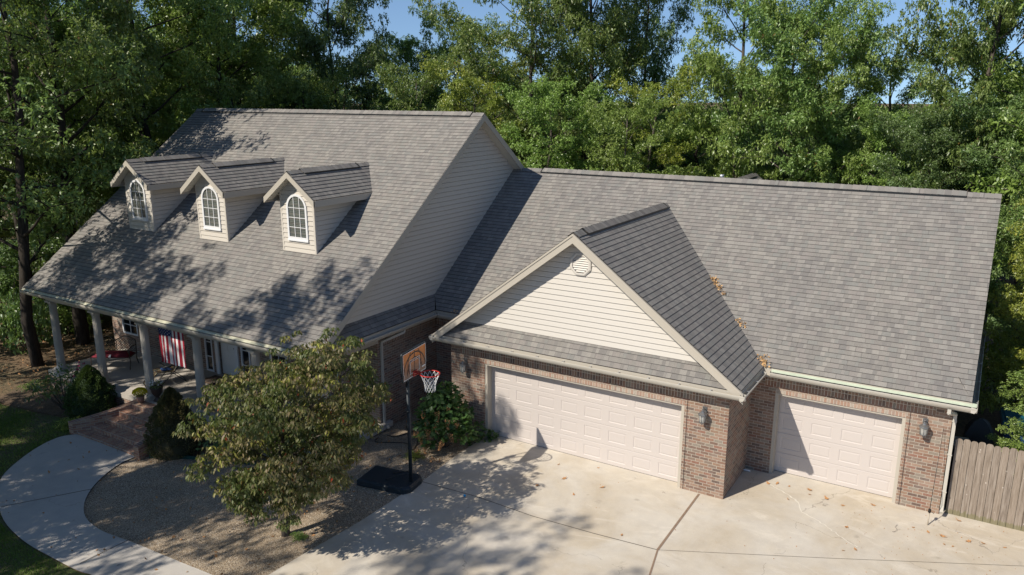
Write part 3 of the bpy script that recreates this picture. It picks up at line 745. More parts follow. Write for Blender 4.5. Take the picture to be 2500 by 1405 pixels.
# --- garage doors
def garage_door(x0, x1, yface, cols):
    y = yface; z1 = OP - .03; rows = 4; mb = MB(); hs = z1 / rows; wc = (x1 - x0) / cols
    yb = y + .04
    for r in range(rows):
        za, zb = r * hs, (r + 1) * hs
        for c in range(cols):
            a, b = x0 + c * wc, x0 + (c + 1) * wc
            def ring(m, d): return [(a + m[0], y + d, za + m[1]), (b - m[0], y + d, za + m[1]), (b - m[0], y + d, zb - m[1]), (a + m[0], y + d, zb - m[1])]
            rr = [ring((0, .006), .006), ring((0, .012), 0), ring((.10, .118), 0), ring((.112, .128), .008), ring((.122, .138), .008), ring((.15, .165), .003)]
            for p, q in zip(rr[:-1], rr[1:]):
                for i in range(4):
                    j = (i + 1) % 4; mb.face([p[i], p[j], q[j], q[i]])
            mb.face(rr[-1])
        mb.face([(x0, y + .009, zb - .008), (x1, y + .009, zb - .008), (x1, y + .009, zb + .008), (x0, y + .009, zb + .008)])
    o = mb.build('garage_door', M['door'], H)
    mb = MB(); mb.box((x0, y - .002, -.004), (x1, y + .03, .020)); mb.build('rubber_seal', M['black'], o)
    # frame: jamb returns and face trim
    mb = MB(); xa, xb = x0 - .075, x1 + .075; yw = yface - .246
    mb.box((xa - .002, yw + .02, 0), (x0, y + .02, OP - .045)); mb.box((x1, yw + .02, 0), (xb + .002, y + .02, OP - .045)); mb.box((xa - .002, yw + .02, OP - .045), (xb + .002, y + .02, OP - .002))
    mb.build('door_frame', M['trim'], H)
garage_door(-6.614, -1.128, -P_ + .246, 8)
garage_door(.654, 3.397, .246, 4)
mb = MB(); mb.box((-6.68, -P_ + .0, 1.42), (-6.655, -P_ + .04, 1.58)); mb.box((-6.672, -P_ - .015, 1.45), (-6.66, -P_, 1.54)); mb.build('keypad', M['trim'], H)
# control joints beside the openings
boxes('caulk_joint', 'cable', H, ((-.985, -P_ - .004, 0), (-.972, -P_ - .001, 2.3)), ((3.545, -.004, 0), (3.558, -.001, 2.3)))

# --- octagonal gable vent
vc = (-3.84, -P_, 5.235)
mb = MB(); ro, ri = .31, .235
oc = lambda r, dy: [(vc[0] + r * math.cos(R(22.5 + 45 * k)), vc[1] + dy, vc[2] + r * math.sin(R(22.5 + 45 * k))) for k in range(8)]
A, B, C_, D_ = oc(ro, -.035), oc(ri, -.035), oc(ri, .0), oc(ro, 0)
A2 = oc(ro - .03, -.05); B2 = oc(ri + .0, -.05)
for i in range(8):
    j = (i + 1) % 8
    mb.face([A[i], A[j], A2[j], A2[i]]); mb.face([A2[i], A2[j], B2[j], B2[i]]); mb.face([B2[i], B2[j], C_[j], C_[i]]); mb.face([D_[i], D_[j], A[j], A[i]])
gv = mb.build('gable_vent', M['siding'], H)
mb = MB(); mb.face([p for p in oc(ri, -.004)]); mb.build('vent_opening', M['dark'], gv)
mb = MB()
for k in range(8):
    z = -.19 + k * .055; hw = min(ri * .92, (ri * 1.30 - abs(z)))
    mb.face([(vc[0] - hw, vc[1] - .040, vc[2] + z), (vc[0] + hw, vc[1] - .040, vc[2] + z), (vc[0] + hw, vc[1] - .01, vc[2] + z + .04), (vc[0] - hw, vc[1] - .01, vc[2] + z + .04)])
mb.build('louvre', M['siding'], gv)

# --- dormers
def dormer(cx):
    hw = .667; yd = -2.651; zb = mz(yd); er, zr, ov = 6.358, 7.121, .329; yo = yd - .30
    sl_ = (zr - er) / (hw + ov); te = er + ov * sl_
    mb = MB()
    siding(mb, [(cx - hw, yd, zb - .02), (cx + hw, yd, zb - .02), (cx + hw, yd, te - .04), (cx, yd, zr - .04), (cx - hw, yd, te - .04)], (1, 0, 0), z0=zb - .02)
    for s in (-1, 1):
        x = cx + s * hw; pts = [(x, yd, zb - .02), (x, my(te) + .3, te + .2), (x, yd, te - .02)]
        pts = [(x, yd, zb - .02), (x, my(te - .02), te - .02), (x, yd, te - .02)]
        siding(mb, pts if s > 0 else pts[::-1], (0, s, 0), z0=zb - .02)
    d = mb.build('dormer', M['siding_d'], H)
    for s in (-1, 1):
        x = cx + s * hw; a, b = (x - .045, x + .012) if s > 0 else (x - .012, x + .045)
        mb = MB(); mb.box((a, yd - .018, zb - .02), (b, yd - .001, te - .02))
        if s > 0: mb.box((x + .013, yd - .015, zb - .02), (x + .022, yd + .05, te - .02))
        mb.build('corner_trim', M['siding_d'], d)
    mb = MB(); RN[0] += 1
    for s in (-1, 1):
        e = cx + s * (hw + ov); pts = [(cx, yo, zr), (cx, my(zr) + .05, zr), (e, my(er) + .05, er), (e, yo, er)]
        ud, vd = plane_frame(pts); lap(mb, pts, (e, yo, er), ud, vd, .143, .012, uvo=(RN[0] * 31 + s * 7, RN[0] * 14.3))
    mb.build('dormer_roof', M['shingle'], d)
    c = ridge_cap(d, (cx, yo, zr), (cx, my(zr) - .03, zr), (1, 0, 0), sl_, wd=.13, vent=(.55, 2.85), name='ridge_cap')
    for k in list(c.children): k.parent = d
    for s in (-1, 1):
        mb = MB(); e = cx + s * (hw + ov + .01)
        rake(mb, (cx, yo - .004, zr - .012), (e, yo - .004, er - .02), (0, -1, 0), depth=.17, th_=.03)
        q = (e - .0, e + .025) if s > 0 else (e - .025, e)
        mb.face([(q[0], yo, er - .19), (q[1], yo, er - .19), (q[1], yo, er - .015), (q[0], yo, er - .015)])
        mb.prism([(q[0], yo, er - .19), (q[0], my(er - .19), er - .19), (q[0], my(er) + .02, er - .01), (q[0], yo, er - .01)], (.022 if s > 0 else .022, 0, 0))
        mb.build('fascia', M['trim'], d)
    for s in (-1, 1):
        mb = MB(); e = cx + s * (hw + ov)
        lap(mb, [(e, yo, er - .13), (e, yd, er - .13), (cx, yd, zr - .13), (cx, yo, zr - .13)], (e, yo, er - .13), (0, 1, 0), (-s, 0, sl_), .12, -.006 if s < 0 else .006)
        mb.face([(cx + s * hw, yd, er - .17), (e, yd, er - .17), (e, my(er - .17), er - .17), (cx + s * hw, my(er - .17), er - .17)])
        mb.build('soffit', M['soffit'], d)
    # arched window
    wx = cx - .0; zb2 = zb + .36; wo, wi = .405, .340; zs_ = zb2 + .94
    def arch(r, dy, base): return [(wx - r, yd + dy, base)] + [(wx - r * math.cos(math.pi * k / 16), yd + dy, zs_ + r * math.sin(math.pi * k / 16)) for k in range(17)] + [(wx + r, yd + dy, base)]
    Ao, Ai = arch(wo, -.045, zb2), arch(wi, -.045, zb2 + .085); Ab, Aj = arch(wo, -.0, zb2), arch(wi, -.008, zb2 + .085)
    mb = MB(); n = len(Ao)
    for i in range(n):
        j = (i + 1) % n
        mb.face([Ao[i], Ao[j], Ai[j], Ai[i]][::-1]); mb.face([Ao[i], Ab[i], Ab[j], Ao[j]]); mb.face([Ai[i], Ai[j], Aj[j], Aj[i]])
    mb.box((wx - wo - .01, yd - .065, zb2 - .035), (wx + wo + .01, yd - .02, zb2 + .004))
    mb.build('window_frame', M['white'], d)
    mb = MB()
    for fx in (-1, 1):
        x = wx + fx * wi / 3; zt_ = zs_ + math.sqrt(wi * wi - (wi / 3) ** 2); mb.box((x - .008, yd - .034, zb2 + .08), (x + .010, yd - .020, zt_))
    for k in range(1, 4):
        z = zb2 + .085 + k * (zs_ - zb2 - .085) / 3; mb.box((wx - wi, yd - .036, z - .008), (wx + wi, yd - .018, z + .008))
    mb.build('muntin', M['white'], d)
    mb = MB(); mb.face(arch(wi + .01, -.022, zb2 + .08)); mb.build('pane', M['glass'], d)
    mb = MB(); mb.face(arch(wi + .01, -.0155, zb2 + .08)); mb.build('blind', M['blind'], d)
for cx in (-20.208, -16.48, -12.668): dormer(cx)

# --- porch
porch = MB(); porch.box((-22.62, -5.2, -.16), (-9.62, WF, 0)); porch.build('porch_floor', M['porch'], H)
mb = MB(); wall(mb, 'y', -5.17, -22.6, -9.65, -.75, -.16); wall(mb, 'x', -22.6, -5.17, WF, -.8, -.16); wall(mb, 'x', -9.65, -5.17, -2.734, -.8, -.16); mb.build('porch_foundation', M['brick'], H)
mb = MB(); mb.box((-22.55, -4.99, 2.45), (-9.72, -4.76, 2.72)); mb.box((-9.95, -4.76, 2.45), (-9.72, -2.74, 2.72)); mb.box((-22.55, -4.76, 2.45), (-22.32, WF, 2.72)); mb.build('porch_beam', M['trim'], H)
mb = MB(); mb.box((-23.2, -5.19, 2.60), (XW, WF, 2.612)); mb.build('porch_ceiling', M['soffit'], H)
def column(x, y):
    mb = MB(); mb.box((x - .17, y - .17, 0), (x + .17, y + .17, .06))
    mb.lathe((x, y, 0), [(.165, .06), (.165, .09), (.145, .12), (.135, .14)], 32)
    mb.lathe((x, y, 0), [(.135, .14), (.118, 2.32)], 80, flute=.09, smooth=False)
    mb.lathe((x, y, 0), [(.125, 2.32), (.14, 2.34), (.14, 2.37), (.16, 2.40)], 32); mb.box((x - .17, y - .17, 2.40), (x + .17, y + .17, 2.452))
    return mb.build('column', M['column'], H)
for i in range(6): column(-22.35 + 2.511 * i, -4.876)
# entry door and porch windows
mb = MB(); x0, x1 = -17.17, -16.33; y = WF + .07
mb.box((x0 + .02, y, .02), (x1 - .02, y + .04, 2.03))
for r, (za, zb_) in enumerate([(.12, .75), (.85, 1.35), (1.45, 1.92)]):
    for c in range(2):
        xa = x0 + .10 + c * .36; mb.box((xa, y - .008, za), (xa + .28, y - .001, zb_))
ed = mb.build('entry_door', M['door_w'], H)
mb = MB(); mb.tube([(x1 - .09, y - .05, 1.02), (x1 - .09, y, 1.02)], .03, 10); mb.build('handle', M['bronze'], ed)
mb = MB()
for xa, xb in ((-17.32, -17.17), (-16.33, -16.18)): mb.box((xa, WF - .05, 0), (xb, WF + .02, 2.2))
mb.box((-17.36, WF - .06, 2.06), (-16.14, WF + .02, 2.3)); mb.build('door_casing', M['white'], H)
for (a, b, p, q) in wins:
    if (a, p) == (-17.17, .02): continue
    mb = MB(); f = .05; y = WF - .02
    for bx in ((a, b, p, p + f), (a, b, q - f, q), (a, a + f, p, q), (b - f, b, p, q)):
        mb.box((bx[0], y, bx[2]), (bx[1], y + .06, bx[3])) if bx[3] - bx[2] > .2 else mb.box((bx[0] + f, y - .003, bx[2]), (bx[1] - f, y + .057, bx[3]))
    cols = 1 if b - a < .5 else 2; rows = 4 if p < .1 else 3
    for k in range(1, cols): x = a + (b - a) * k / cols; mb.box((x - .012, y + .02, p + f), (x + .012, y + .04, q - f))
    for k in range(1, rows + 1 if p > .1 else rows): z = p + (q - p) * k / (rows + (1 if p > .1 else 0)); mb.box((a + f, y + .018, z - .012), (b - f, y + .042, z + .012))
    wf = mb.build('window', M['white'], H)
    mb = MB(); mb.box((a + .03, y + .043, p + .03), (b - .03, y + .05, q - .03)); mb.build('pane', M['glass_dark'], wf)

# --- front steps of brick with low cheek walls
st = empty('front_steps', (-16.4, -6.0, -.65), 0, 'brick front steps with low brick side walls leading up to the porch', 'steps')
def link_at(mb, name, mat, par, loc):
    o = mb.build(name, mat, par); o.matrix_parent_inverse = Matrix.Translation(loc).inverted(); return o
ys_ = [-5.2, -5.56, -5.93, -6.30, -6.65, -6.98]; zt_ = [-.01, -.15, -.29, -.43, -.56]
xl_ = lambda y: -17.25 - .75 * ((-5.2 - y) / 1.8) ** 1.6; xr_ = lambda y: -15.35 + .30 * ((-5.2 - y) / 1.8)
for k in range(5):
    mb = MB(); ya, yb = ys_[k], ys_[k + 1]; z = zt_[k]
    f = [(xl_(yb), yb), (xr_(yb), yb), (xr_(ya), ya), (xl_(ya), ya)]
    mb.face([(x, y, z) for x, y in f], [(y, x) for x, y in f])
    mb.face([(f[0][0], yb, z), (f[0][0], yb, z - .16), (f[1][0], yb, z - .16), (f[1][0], yb, z)], [(0, f[0][0]), (.16, f[0][0]), (.16, f[1][0]), (0, f[1][0])])
    mb.face([(f[0][0] , yb - .006, z - .002), (f[1][0], yb - .006, z - .002), (f[1][0], yb + .006, z + .0025), (f[0][0], yb + .006, z + .0025)])
    link_at(mb, 'step', M['step_brick'], st, (-16.4, -6, -.65))
for sgn, fx in ((-1, xl_), (1, xr_)):
    mb = MB(); n = 10
    for k in range(n):
        ya, yb = -5.2 - 1.85 * k / n, -5.2 - 1.85 * (k + 1) / n
        za, zb_ = .05 - .30 * (k / n), .05 - .30 * ((k + 1) / n)
        xa, xb = fx(ya), fx(yb); oa, ob = xa + sgn * .22, xb + sgn * .22
        q = [(xa, ya, za), (xb, yb, zb_), (ob, yb, zb_), (oa, ya, za)]
        L = 1.85 / n
        mb.face(q if sgn < 0 else q[::-1], [(k * L, 0), ((k + 1) * L, 0), ((k + 1) * L, .2), (k * L, .2)] if sgn < 0 else [(k * L, .2), ((k + 1) * L, .2), ((k + 1) * L, 0), (k * L, 0)], 1)
        mb.face([(oa, ya, -.8), (ob, yb, -.8), (ob, yb, zb_), (oa, ya, za)], [(ya, -.8), (yb, -.8), (yb, zb_), (ya, za)])
        mb.face([(xa, ya, -.8), (xb, yb, -.8), (xb, yb, zb_), (xa, ya, za)], [(ya, -.8), (yb, -.8), (yb, zb_), (ya, za)])
    mb.face([(xb, yb, -.8), (ob, yb, -.8), (ob, yb, zb_), (xb, yb, zb_)], [(xb, -.8), (ob, -.8), (ob, zb_), (xb, zb_)])
    link_at(mb, 'side_wall', [M['step_brick'], mat_brick('coping_brick', [(.26, .13, .085), (.30, .17, .11), (.2, .11, .08), (.17, .10, .08)], (.42, .36, .29), w=.0735, h=.3)] if sgn < 0 else [M['step_brick'], bpy.data.materials['coping_brick']], st, (-16.4, -6, -.65))

# --- wall lanterns (each a part of the house)
def lantern(x, y, z):
    mb = MB()
    mb.lathe((0, 0, 0), [(.0, .0), (.055, .01)], 4)
    mb.obox((x, y - .012, z + .12), (.05, 0, 0), (0, .01, 0), (0, 0, .085))
    mb.v = mb.v[len(mb.v) - 24:]; mb.f = [tuple(i - 16 for i in f) for f in mb.f[4:]]; mb.uv = mb.uv[4:]; mb.m = mb.m[4:]; mb.sm = mb.sm[4:]
    c = (x, y - .16, z - .02)
    mb.tube([(x, y - .02, z + .12), (x, y - .09, z + .20), (x, y - .15, z + .235), (x, y - .19, z + .215), (x, y - .16, z + .17)], .009, 6)
    mb.lathe(c, [(.012, .20), (.02, .17), (.04, .16), (.05, .13), (.105, .095), (.11, .075), (.085, .07)], 8, smooth=False)
    for k in range(8):
        a = 2 * math.pi * k / 8; r = .09
        mb.tube([(c[0] + r * math.cos(a), c[1] + r * math.sin(a), c[2] + .075), (c[0] + .072 * math.cos(a), c[1] + .072 * math.sin(a), c[2] - .10)], .005, 4, smooth=False)
    mb.lathe(c, [(.078, -.10), (.08, -.115), (.04, -.13), (.012, -.15), (.015, -.17), (.0, -.18)], 8, smooth=False)
    l = mb.build('wall_lantern', M['pewter'], H)
    mb = MB(); mb.lathe(c, [(.083, .072), (.066, -.10)], 8, smooth=False); mb.build('lantern_glass', mat_glass('lantern_glass', (.5, .5, .46)) if 'lantern_glass' not in bpy.data.materials else bpy.data.materials['lantern_glass'], l)
    mb = MB(); mb.tube([(c[0], c[1], c[2] - .09), (c[0], c[1], c[2] + .02)], .016, 8); mb.build('candle', M['white'], l)
lantern(-.56, -P_, 2.03); lantern(-7.30, -P_, 2.00); lantern(3.86, 0, 2.03)

# --- vent pipe and drain pipe
mb = MB(); mb.tube([(-2.86, 5.9, 5.6), (-2.86, 5.9, 6.78)], .055, 14); mb.tube([(-2.86, 5.9, 6.70), (-2.86, 5.9, 6.80)], .07, 14); mb.build('vent_pipe', M['metal'], H)
mb = MB(); mb.tube([(0.0, -.22, .06), (.17, -.16, .035)], .02, 8); mb.build('drain_pipe', M['white'], H)

# ------------------------------------------------------------------ foliage makers
def leaf_quads(P, D, rs, L, W, droop=.25, up=(0, 0, 1), roll=.8):
    """P (n,3) bases, D (n,3) directions -> quads shaped like kites"""
    n = len(P); D = D / np.linalg.norm(D, axis=1, keepdims=True)
    U = np.array(up) + rs.normal(0, roll, (n, 3)); Sd = np.cross(D, U); Sd /= np.linalg.norm(Sd, axis=1, keepdims=True) + 1e-9
    Ls = (L * rs.uniform(.65, 1.2, n))[:, None]; Ws = (W * rs.uniform(.7, 1.2, n))[:, None]
    dz = np.array([0, 0, -1.0]) * droop * Ls
    v0 = P; v1 = P + D * Ls * .45 + Sd * Ws * .5 + dz * .25; v2 = P + D * Ls + dz; v3 = P + D * Ls * .45 - Sd * Ws * .5 + dz * .25
    return np.stack([v0, v1, v2, v3], 1)
def quads_mesh(name, Q, rs, mat, u=None):
    n = len(Q); V = Q.reshape(-1, 3); F = np.arange(n * 4).reshape(n, 4)
    if u is None: u = rs.uniform(0, 1, n)
    UV = np.repeat(np.stack([u, rs.uniform(0, 1, n)], 1)[:, None, :], 4, 1)
    return np_mesh(name, V, F, UV, mat, me_only=True)
def clump_leaves(clumps, rs, per, nl, L, W, flat=.65, shell=.55, droop=.25, lift=.35, roll=.8):
    """clumps: (x,y,z,r); per: tips per unit radius squared; nl leaves per tip"""
    Qs, us = [], []
    for (x, y, z, r) in clumps:
        n = max(4, int(per * r * r)); d = rs.normal(0, 1, (n, 3)); d /= np.linalg.norm(d, axis=1, keepdims=True)
        k = rs.uniform(shell ** 3, 1, n) ** (1 / 3.0); bump_ = 1 + .25 * np.sin(d[:, 0] * 5 + x) * np.cos(d[:, 1] * 6 + y)
        T = np.array([x, y, z]) + d * (k * r * bump_)[:, None] * np.array([1, 1, flat])
        A = d + np.array([0, 0, lift]) + rs.normal(0, .35, (n, 3)); A /= np.linalg.norm(A, axis=1, keepdims=True)
        T = np.repeat(T, nl, 0); A = np.repeat(A, nl, 0)
        Dv = A * .45 + rs.normal(0, .62, A.shape)
        T = T + rs.normal(0, L * .18, T.shape)
        Qs.append(leaf_quads(T, Dv, rs, L, W, droop, roll=roll)); us.append(np.clip(rs.uniform(0, 1) * .45 + rs.uniform(0, 1, len(T)) * .55, 0, 1))
    return np.concatenate(Qs), np.concatenate(us)
def limb_path(p0, az, el, L, rr, curve=.25, n=4):
    pts = [Vector(p0)]; d = Vector((math.cos(az) * math.cos(el), math.sin(az) * math.cos(el), math.sin(el)))
    for k in range(n):
        d = (d + Vector((rr.uniform(-1, 1), rr.uniform(-1, 1), rr.uniform(-.4, 1))) * curve * .5).normalized(); pts.append(pts[-1] + d * (L / n))
    return pts
def oak_proto(seed, H=16.0, rad=4.0, base=.22, nlimb=26, per=165, nl=5, leaf=.165, lw=.072, top=.9, gap=.0, trunk_r=.2):
    rs = np.random.RandomState(seed); rr = random.Random(seed); mb = MB()
    tp = [Vector((0, 0, -.5))]; q = Vector((0, 0, 0))
    nseg = 9
    for k in range(1, nseg + 1): q = q + Vector((rr.uniform(-.28, .28), rr.uniform(-.28, .28), H * top / nseg)); tp.append(q.copy())
    rads = [trunk_r * (1 - .85 * k / nseg) + .015 for k in range(nseg + 1)]; mb.tube(tp, rads, 9)
    cl = []
    for j in range(nlimb):
        f = base + (1 - base) * (j + .3) / nlimb * .97; hz = f * H * top; k = min(nseg - 1, int(f * nseg)); t = f * nseg - k
        p0 = tp[k].lerp(tp[k + 1], t) if k + 1 < len(tp) else tp[-1]
        az = j * 2.399 + rr.uniform(-.5, .5); prof = math.sin(math.pi * min(1, (.18 + .82 * (1 - (f - base) / (1 - base))) ** .8)) ** .6 if f > .55 else .62 + .5 * (f - base) / (.55 - base + 1e-6) * .8
        L = rad * prof * rr.uniform(.65, 1.12); el = R(rr.uniform(5, 35) + 35 * max(0, f - .5))
        path = limb_path(p0, az, el, L, rr); lr = max(.02, rads[k] * .38)
        mb.tube(path, [lr * (1 - .75 * i / 4) for i in range(5)], 5)
        for fi in (2, 3, 4):
            if rr.random() < gap: continue
            c = path[fi]; cl.append((c.x, c.y, c.z + .15, rr.uniform(.4, .7) * rad / 4))
            for s in range(3):
                sp = limb_path(c, az + rr.choice((-1, 1)) * rr.uniform(.5, 1.3), R(rr.uniform(0, 50)), L * rr.uniform(.26, .6), rr, n=2)
                mb.tube(sp, [lr * .3, lr * .2, lr * .1], 4, caps=False); e = sp[-1]
                cl.append((e.x, e.y, e.z, rr.uniform(.28, .62) * rad / 4)); e2 = sp[1]; cl.append((e2.x, e2.y, e2.z, rr.uniform(.2, .4) * rad / 4))
    cl.append((tp[-1].x, tp[-1].y, tp[-1].z + .2, .7))
    Q, u = clump_leaves(cl, rs, per, nl, leaf, lw)
    tr = mb.build('trunk', M['bark']); me_t = tr.data; bpy.data.objects.remove(tr)
    return me_t, quads_mesh('crown', Q, rs, M['leaf_a'], u), H
PRO = {
 'a': oak_proto(11, rad=4.4, gap=.03, nlimb=30), 'b': oak_proto(23, rad=3.6, nlimb=28, base=.12), 'c': oak_proto(37, rad=4.2, nlimb=27, gap=.14, per=150),
 's': oak_proto(91, rad=4.1, nlimb=22, gap=.3, per=64), 'tall': oak_proto(51, rad=4.6, base=.28, nlimb=27, gap=.1, per=150, trunk_r=.27), 'y': oak_proto(67, rad=3.3, nlimb=26, base=.08, leaf=.15, lw=.068, per=165),
}
NT = [0]
def set_mat(o, mat):
    o.material_slots[0].link = 'OBJECT'; o.material_slots[0].material = M[mat]
def tree(name, x, y, h, wd, kind, label, group, leaf=None, bark=None, rz=None, dz=0):
    me_t, me_c, H0 = PRO[kind]; NT[0] += 1; rr = random.Random(NT[0] * 7 + 1)
    e = empty(name, (x, y, min(thf(x, y), 0) + dz), rr.uniform(0, 6.28) if rz is None else rz, label, 'tree', group)
    e.scale = (wd / 8.2, wd / 8.2, h / H0 / .96)
    t = bpy.data.objects.new('trunk', me_t); link(t, e); c = bpy.data.objects.new('crown', me_c); link(c, e)
    if leaf: set_mat(c, leaf)
    if bark: set_mat(t, bark)
    return e

# ------------------------------------------------------------------ wood around the house
TG = 'trees of the wood around the house'
NEAR = [  # x, y, height, width, prototype, leaves, label
 (-25.4, -4.1, 17.5, 8.5, 's', 'leaf_a', 'tall dark-trunked oak nearest the left end of the porch'),
 (-26.7, -1.6, 17.0, 8, 'tall', 'leaf_a', 'tall oak with a leaning dark trunk seen between the first two porch columns'),
 (-28.2, 3.4, 17.4, 8.5, 'c', 'leaf_b', 'broad oak with a forked trunk rising left of the first dormer'),
 (-29.8, 8.7, 16.6, 8, 'a', 'leaf_b', 'bushy oak left of the main roof, behind the forked oak'),
 (-31.5, 11.6, 17.9, 7.5, 'tall', 'leaf_b', 'sunlit bright green oak behind the left end of the main ridge'),
 (-26.4, 13.4, 17.1, 5.6, 'a', 'leaf_c', 'dark slender oak behind the left half of the main ridge'),
 (-25.9, 18.6, 13.0, 6.5, 'b', 'leaf_a', 'mid-height oak under the first gap of sky, behind the main ridge'),
 (-23.6, 20.5, 13.6, 5.2, 'c', 'leaf_a', 'oak with a small round top standing alone against the sky'),
 (-19.8, 18.2, 11.8, 6, 'y', 'leaf_y', 'yellowish green tree behind the right end of the main ridge'),
 (-16.0, 15.9, 16.6, 7.4, 'c', 'leaf_a', 'large open-crowned oak behind the peak of the main gable'),
 (-14.4, 19.4, 17.6, 7, 'tall', 'leaf_a', 'tall open oak with visible limbs behind the left end of the garage ridge'),
 (-12.3, 21.4, 17.0, 5.0, 'c', 'leaf_c', 'dark oak with a pale upper trunk left of the narrow gap of sky'),
 (-13.2, 12.9, 10.4, 5.6, 'b', 'leaf_b', 'rounded bright oak just behind the left end of the garage ridge'),
 (-9.9, 17.0, 10.4, 5.2, 'y', 'leaf_y', 'feathery yellow-green tree behind the garage ridge'),
 (-5.6, 18.0, 16.8, 6.0, 'b', 'leaf_b', 'tall glossy oak right of the narrow gap of sky'),
 (-3.6, 17.6, 13.6, 6.6, 'b', 'leaf_a', 'glossy green oak behind the small rear gable'),
 (-2.2, 18.2, 12.9, 4.6, 'a', 'leaf_b', 'pointed oak under the widest gap of sky'),
 (.2, 20.0, 11.6, 6, 'y', 'leaf_a', 'low leafy tree at the right foot of the widest gap of sky'),
 (3.7, 15.0, 16.8, 5.4, 'a', 'leaf_a', 'tall oak behind the right end of the garage ridge'),
 (7.4, 13.6, 16.8, 8, 'c', 'leaf_b', 'tall spreading oak at the right edge of the picture'),
 (8.8, 9.6, 15.6, 6.5, 'tall', 'leaf_c', 'dark oak beyond the right-hand eave'),
 (3.9, 13.4, 9.6, 5.4, 'b', 'leaf_c', 'shaded low oak directly behind the right end of the garage ridge'),
 (-9.4, 13.4, 9.2, 4.6, 'b', 'leaf_b', 'low bright oak just behind the middle of the garage ridge'),
 (-26.6, 6.8, 10.4, 5.4, 'y', 'leaf_a', 'low shaded oak against the left rake of the main roof'),
 (-25.4, 10.6, 11.0, 5.4, 'y', 'leaf_b', 'low bright tree at the top left corner of the main roof'),
 (-21.5, 14.2, 11.4, 5.4, 'b', 'leaf_a', 'mid green tree showing just above the main ridge'),
 (-17.2, 13.6, 11.0, 5.2, 'y', 'leaf_y', 'olive tree showing above the right part of the main ridge'),
 (.6, 17.4, 9.4, 5.0, 'y', 'leaf_b', 'bright low tree behind the small rear gable'),
 (2.2, 13.2, 9.0, 4.6, 'b', 'leaf_c', 'dark low tree right of the small rear gable'),
]
for i, (x, y, h, wd, k, lf, lb) in enumerate(NEAR):
    tree('oak_tree', x, y, h, wd, k, lb, TG, lf, 'bark_dark' if x < -24 else None)
rr = random.Random(5); FG = 'farther trees deep in the wood'
def inview(x, y):
    a = math.degrees(math.atan2(-(x - 4.573), y + 18.82)); return -3 < a < 68
pts = []
for _ in range(4000):
    a = R(rr.uniform(-3, 67)); D = rr.uniform(36, 78); x = 4.573 - D * math.sin(a); y = -18.82 + D * math.cos(a)
    if x > -24.5 and y < 20: continue
    if x > -27 and y < 9: continue
    if any((x - p[0]) ** 2 + (y - p[1]) ** 2 < 20 for p in pts) or any((x - n[0]) ** 2 + (y - n[1]) ** 2 < 11 for n in NEAR): continue
    pts.append((x, y))
    if len(pts) > 84: break
for i, (x, y) in enumerate(pts):
    D = math.hypot(x - 4.573, y + 18.82); a = math.degrees(math.atan2(-(x - 4.573), y + 18.82))
    ztop = 9.3 - .02 * D + rr.uniform(-1.2, .6) + (1.6 if not (31 < a < 43 or 16 < a < 27 or 2 < a < 13) else -.6)
    h = ztop + .9 + (rr.uniform(-.5, 4) if a > 50 else 0) + (.03 * D if 38 < a < 52 else 0)
    tree('forest_tree', x, y, h, rr.uniform(6, 8.5), rr.choice('abcy'), 'leafy tree far back among the trees of the wood', FG, rr.choice(('leaf_a', 'leaf_b', 'leaf_c', 'leaf_a')), rr.choice(('bark', 'bark_dark')))

# leaning pale bare trunk with sky behind, top left
def bare_tree():
    rr = random.Random(9); e = empty('bare_tree', (-32.2, 3.6, -.65), 0, 'thin pale leaning trunk, nearly bare, against the sky at top left', 'tree', TG)
    mb = MB(); p = [(0, 0, 0), (.1, .2, 4), (.0, .3, 8), (.35, .5, 10.5), (.75, .7, 12.2), (1.5, 1.0, 13.6), (2.0, 1.3, 15.5), (2.2, 1.5, 18)]
    mb.tube(p, [.17, .15, .13, .12, .10, .085, .06, .03], 8)
    for k in range(9):
        a = p[3 + k % 4]; q = limb_path(a, rr.uniform(0, 6.28), R(rr.uniform(10, 60)), rr.uniform(1.0, 2.6), rr, .5); mb.tube(q, [.035, .028, .02, .014, .006], 5)
    t = mb.build('trunk', M['bark_pale']); t.parent = e
bare_tree()

# undergrowth at the edge of the wood: shrubs
def bush_proto(seed, r=1.0, h=1.6, leaf=.12, lw=.06, per=110, mat='leaf_c', nc=16, nl=5):
    rs = np.random.RandomState(seed); rr = random.Random(seed); cl = []; mb = MB()
    for k in range(nc):
        a = k * 2.4; f = (k + .5) / nc; q = (r * math.sqrt(f) * .75 * math.cos(a), r * math.sqrt(f) * .75 * math.sin(a), h * rr.uniform(.25, 1) * (1 - .35 * f))
        cl.append((*q, rr.uniform(.28, .45) * r)); mb.tube([(q[0] * .1, q[1] * .1, 0), (q[0] * .5, q[1] * .5, q[2] * .5), q], [.02, .014, .006], 5, caps=False)
    Q, u = clump_leaves(cl, rs, per, nl, leaf, lw)
    t = mb.build('stem', M['bark']); mt = t.data; bpy.data.objects.remove(t)
    return mt, quads_mesh('foliage', Q, rs, M[mat], u)
BU = [bush_proto(3), bush_proto(8, 1.1, 2.0, per=90), bush_proto(14, 1.2, 1.3, leaf=.15, lw=.08, mat='leaf_y')]
def bush(name, x, y, sx, sz, k, label, group, leaf=None, cat='shrub'):
    mt, mc = BU[k]; e = empty(name, (x, y, min(thf(x, y), 0) - .02), rr.uniform(0, 6), label, cat, group); e.scale = (sx, sx, sz)
    t = bpy.data.objects.new('stem', mt); link(t, e); c = bpy.data.objects.new('foliage', mc); link(c, e)
    if leaf: set_mat(c, leaf)
    return e
UG = 'undergrowth at the edge of the wood'
up = []
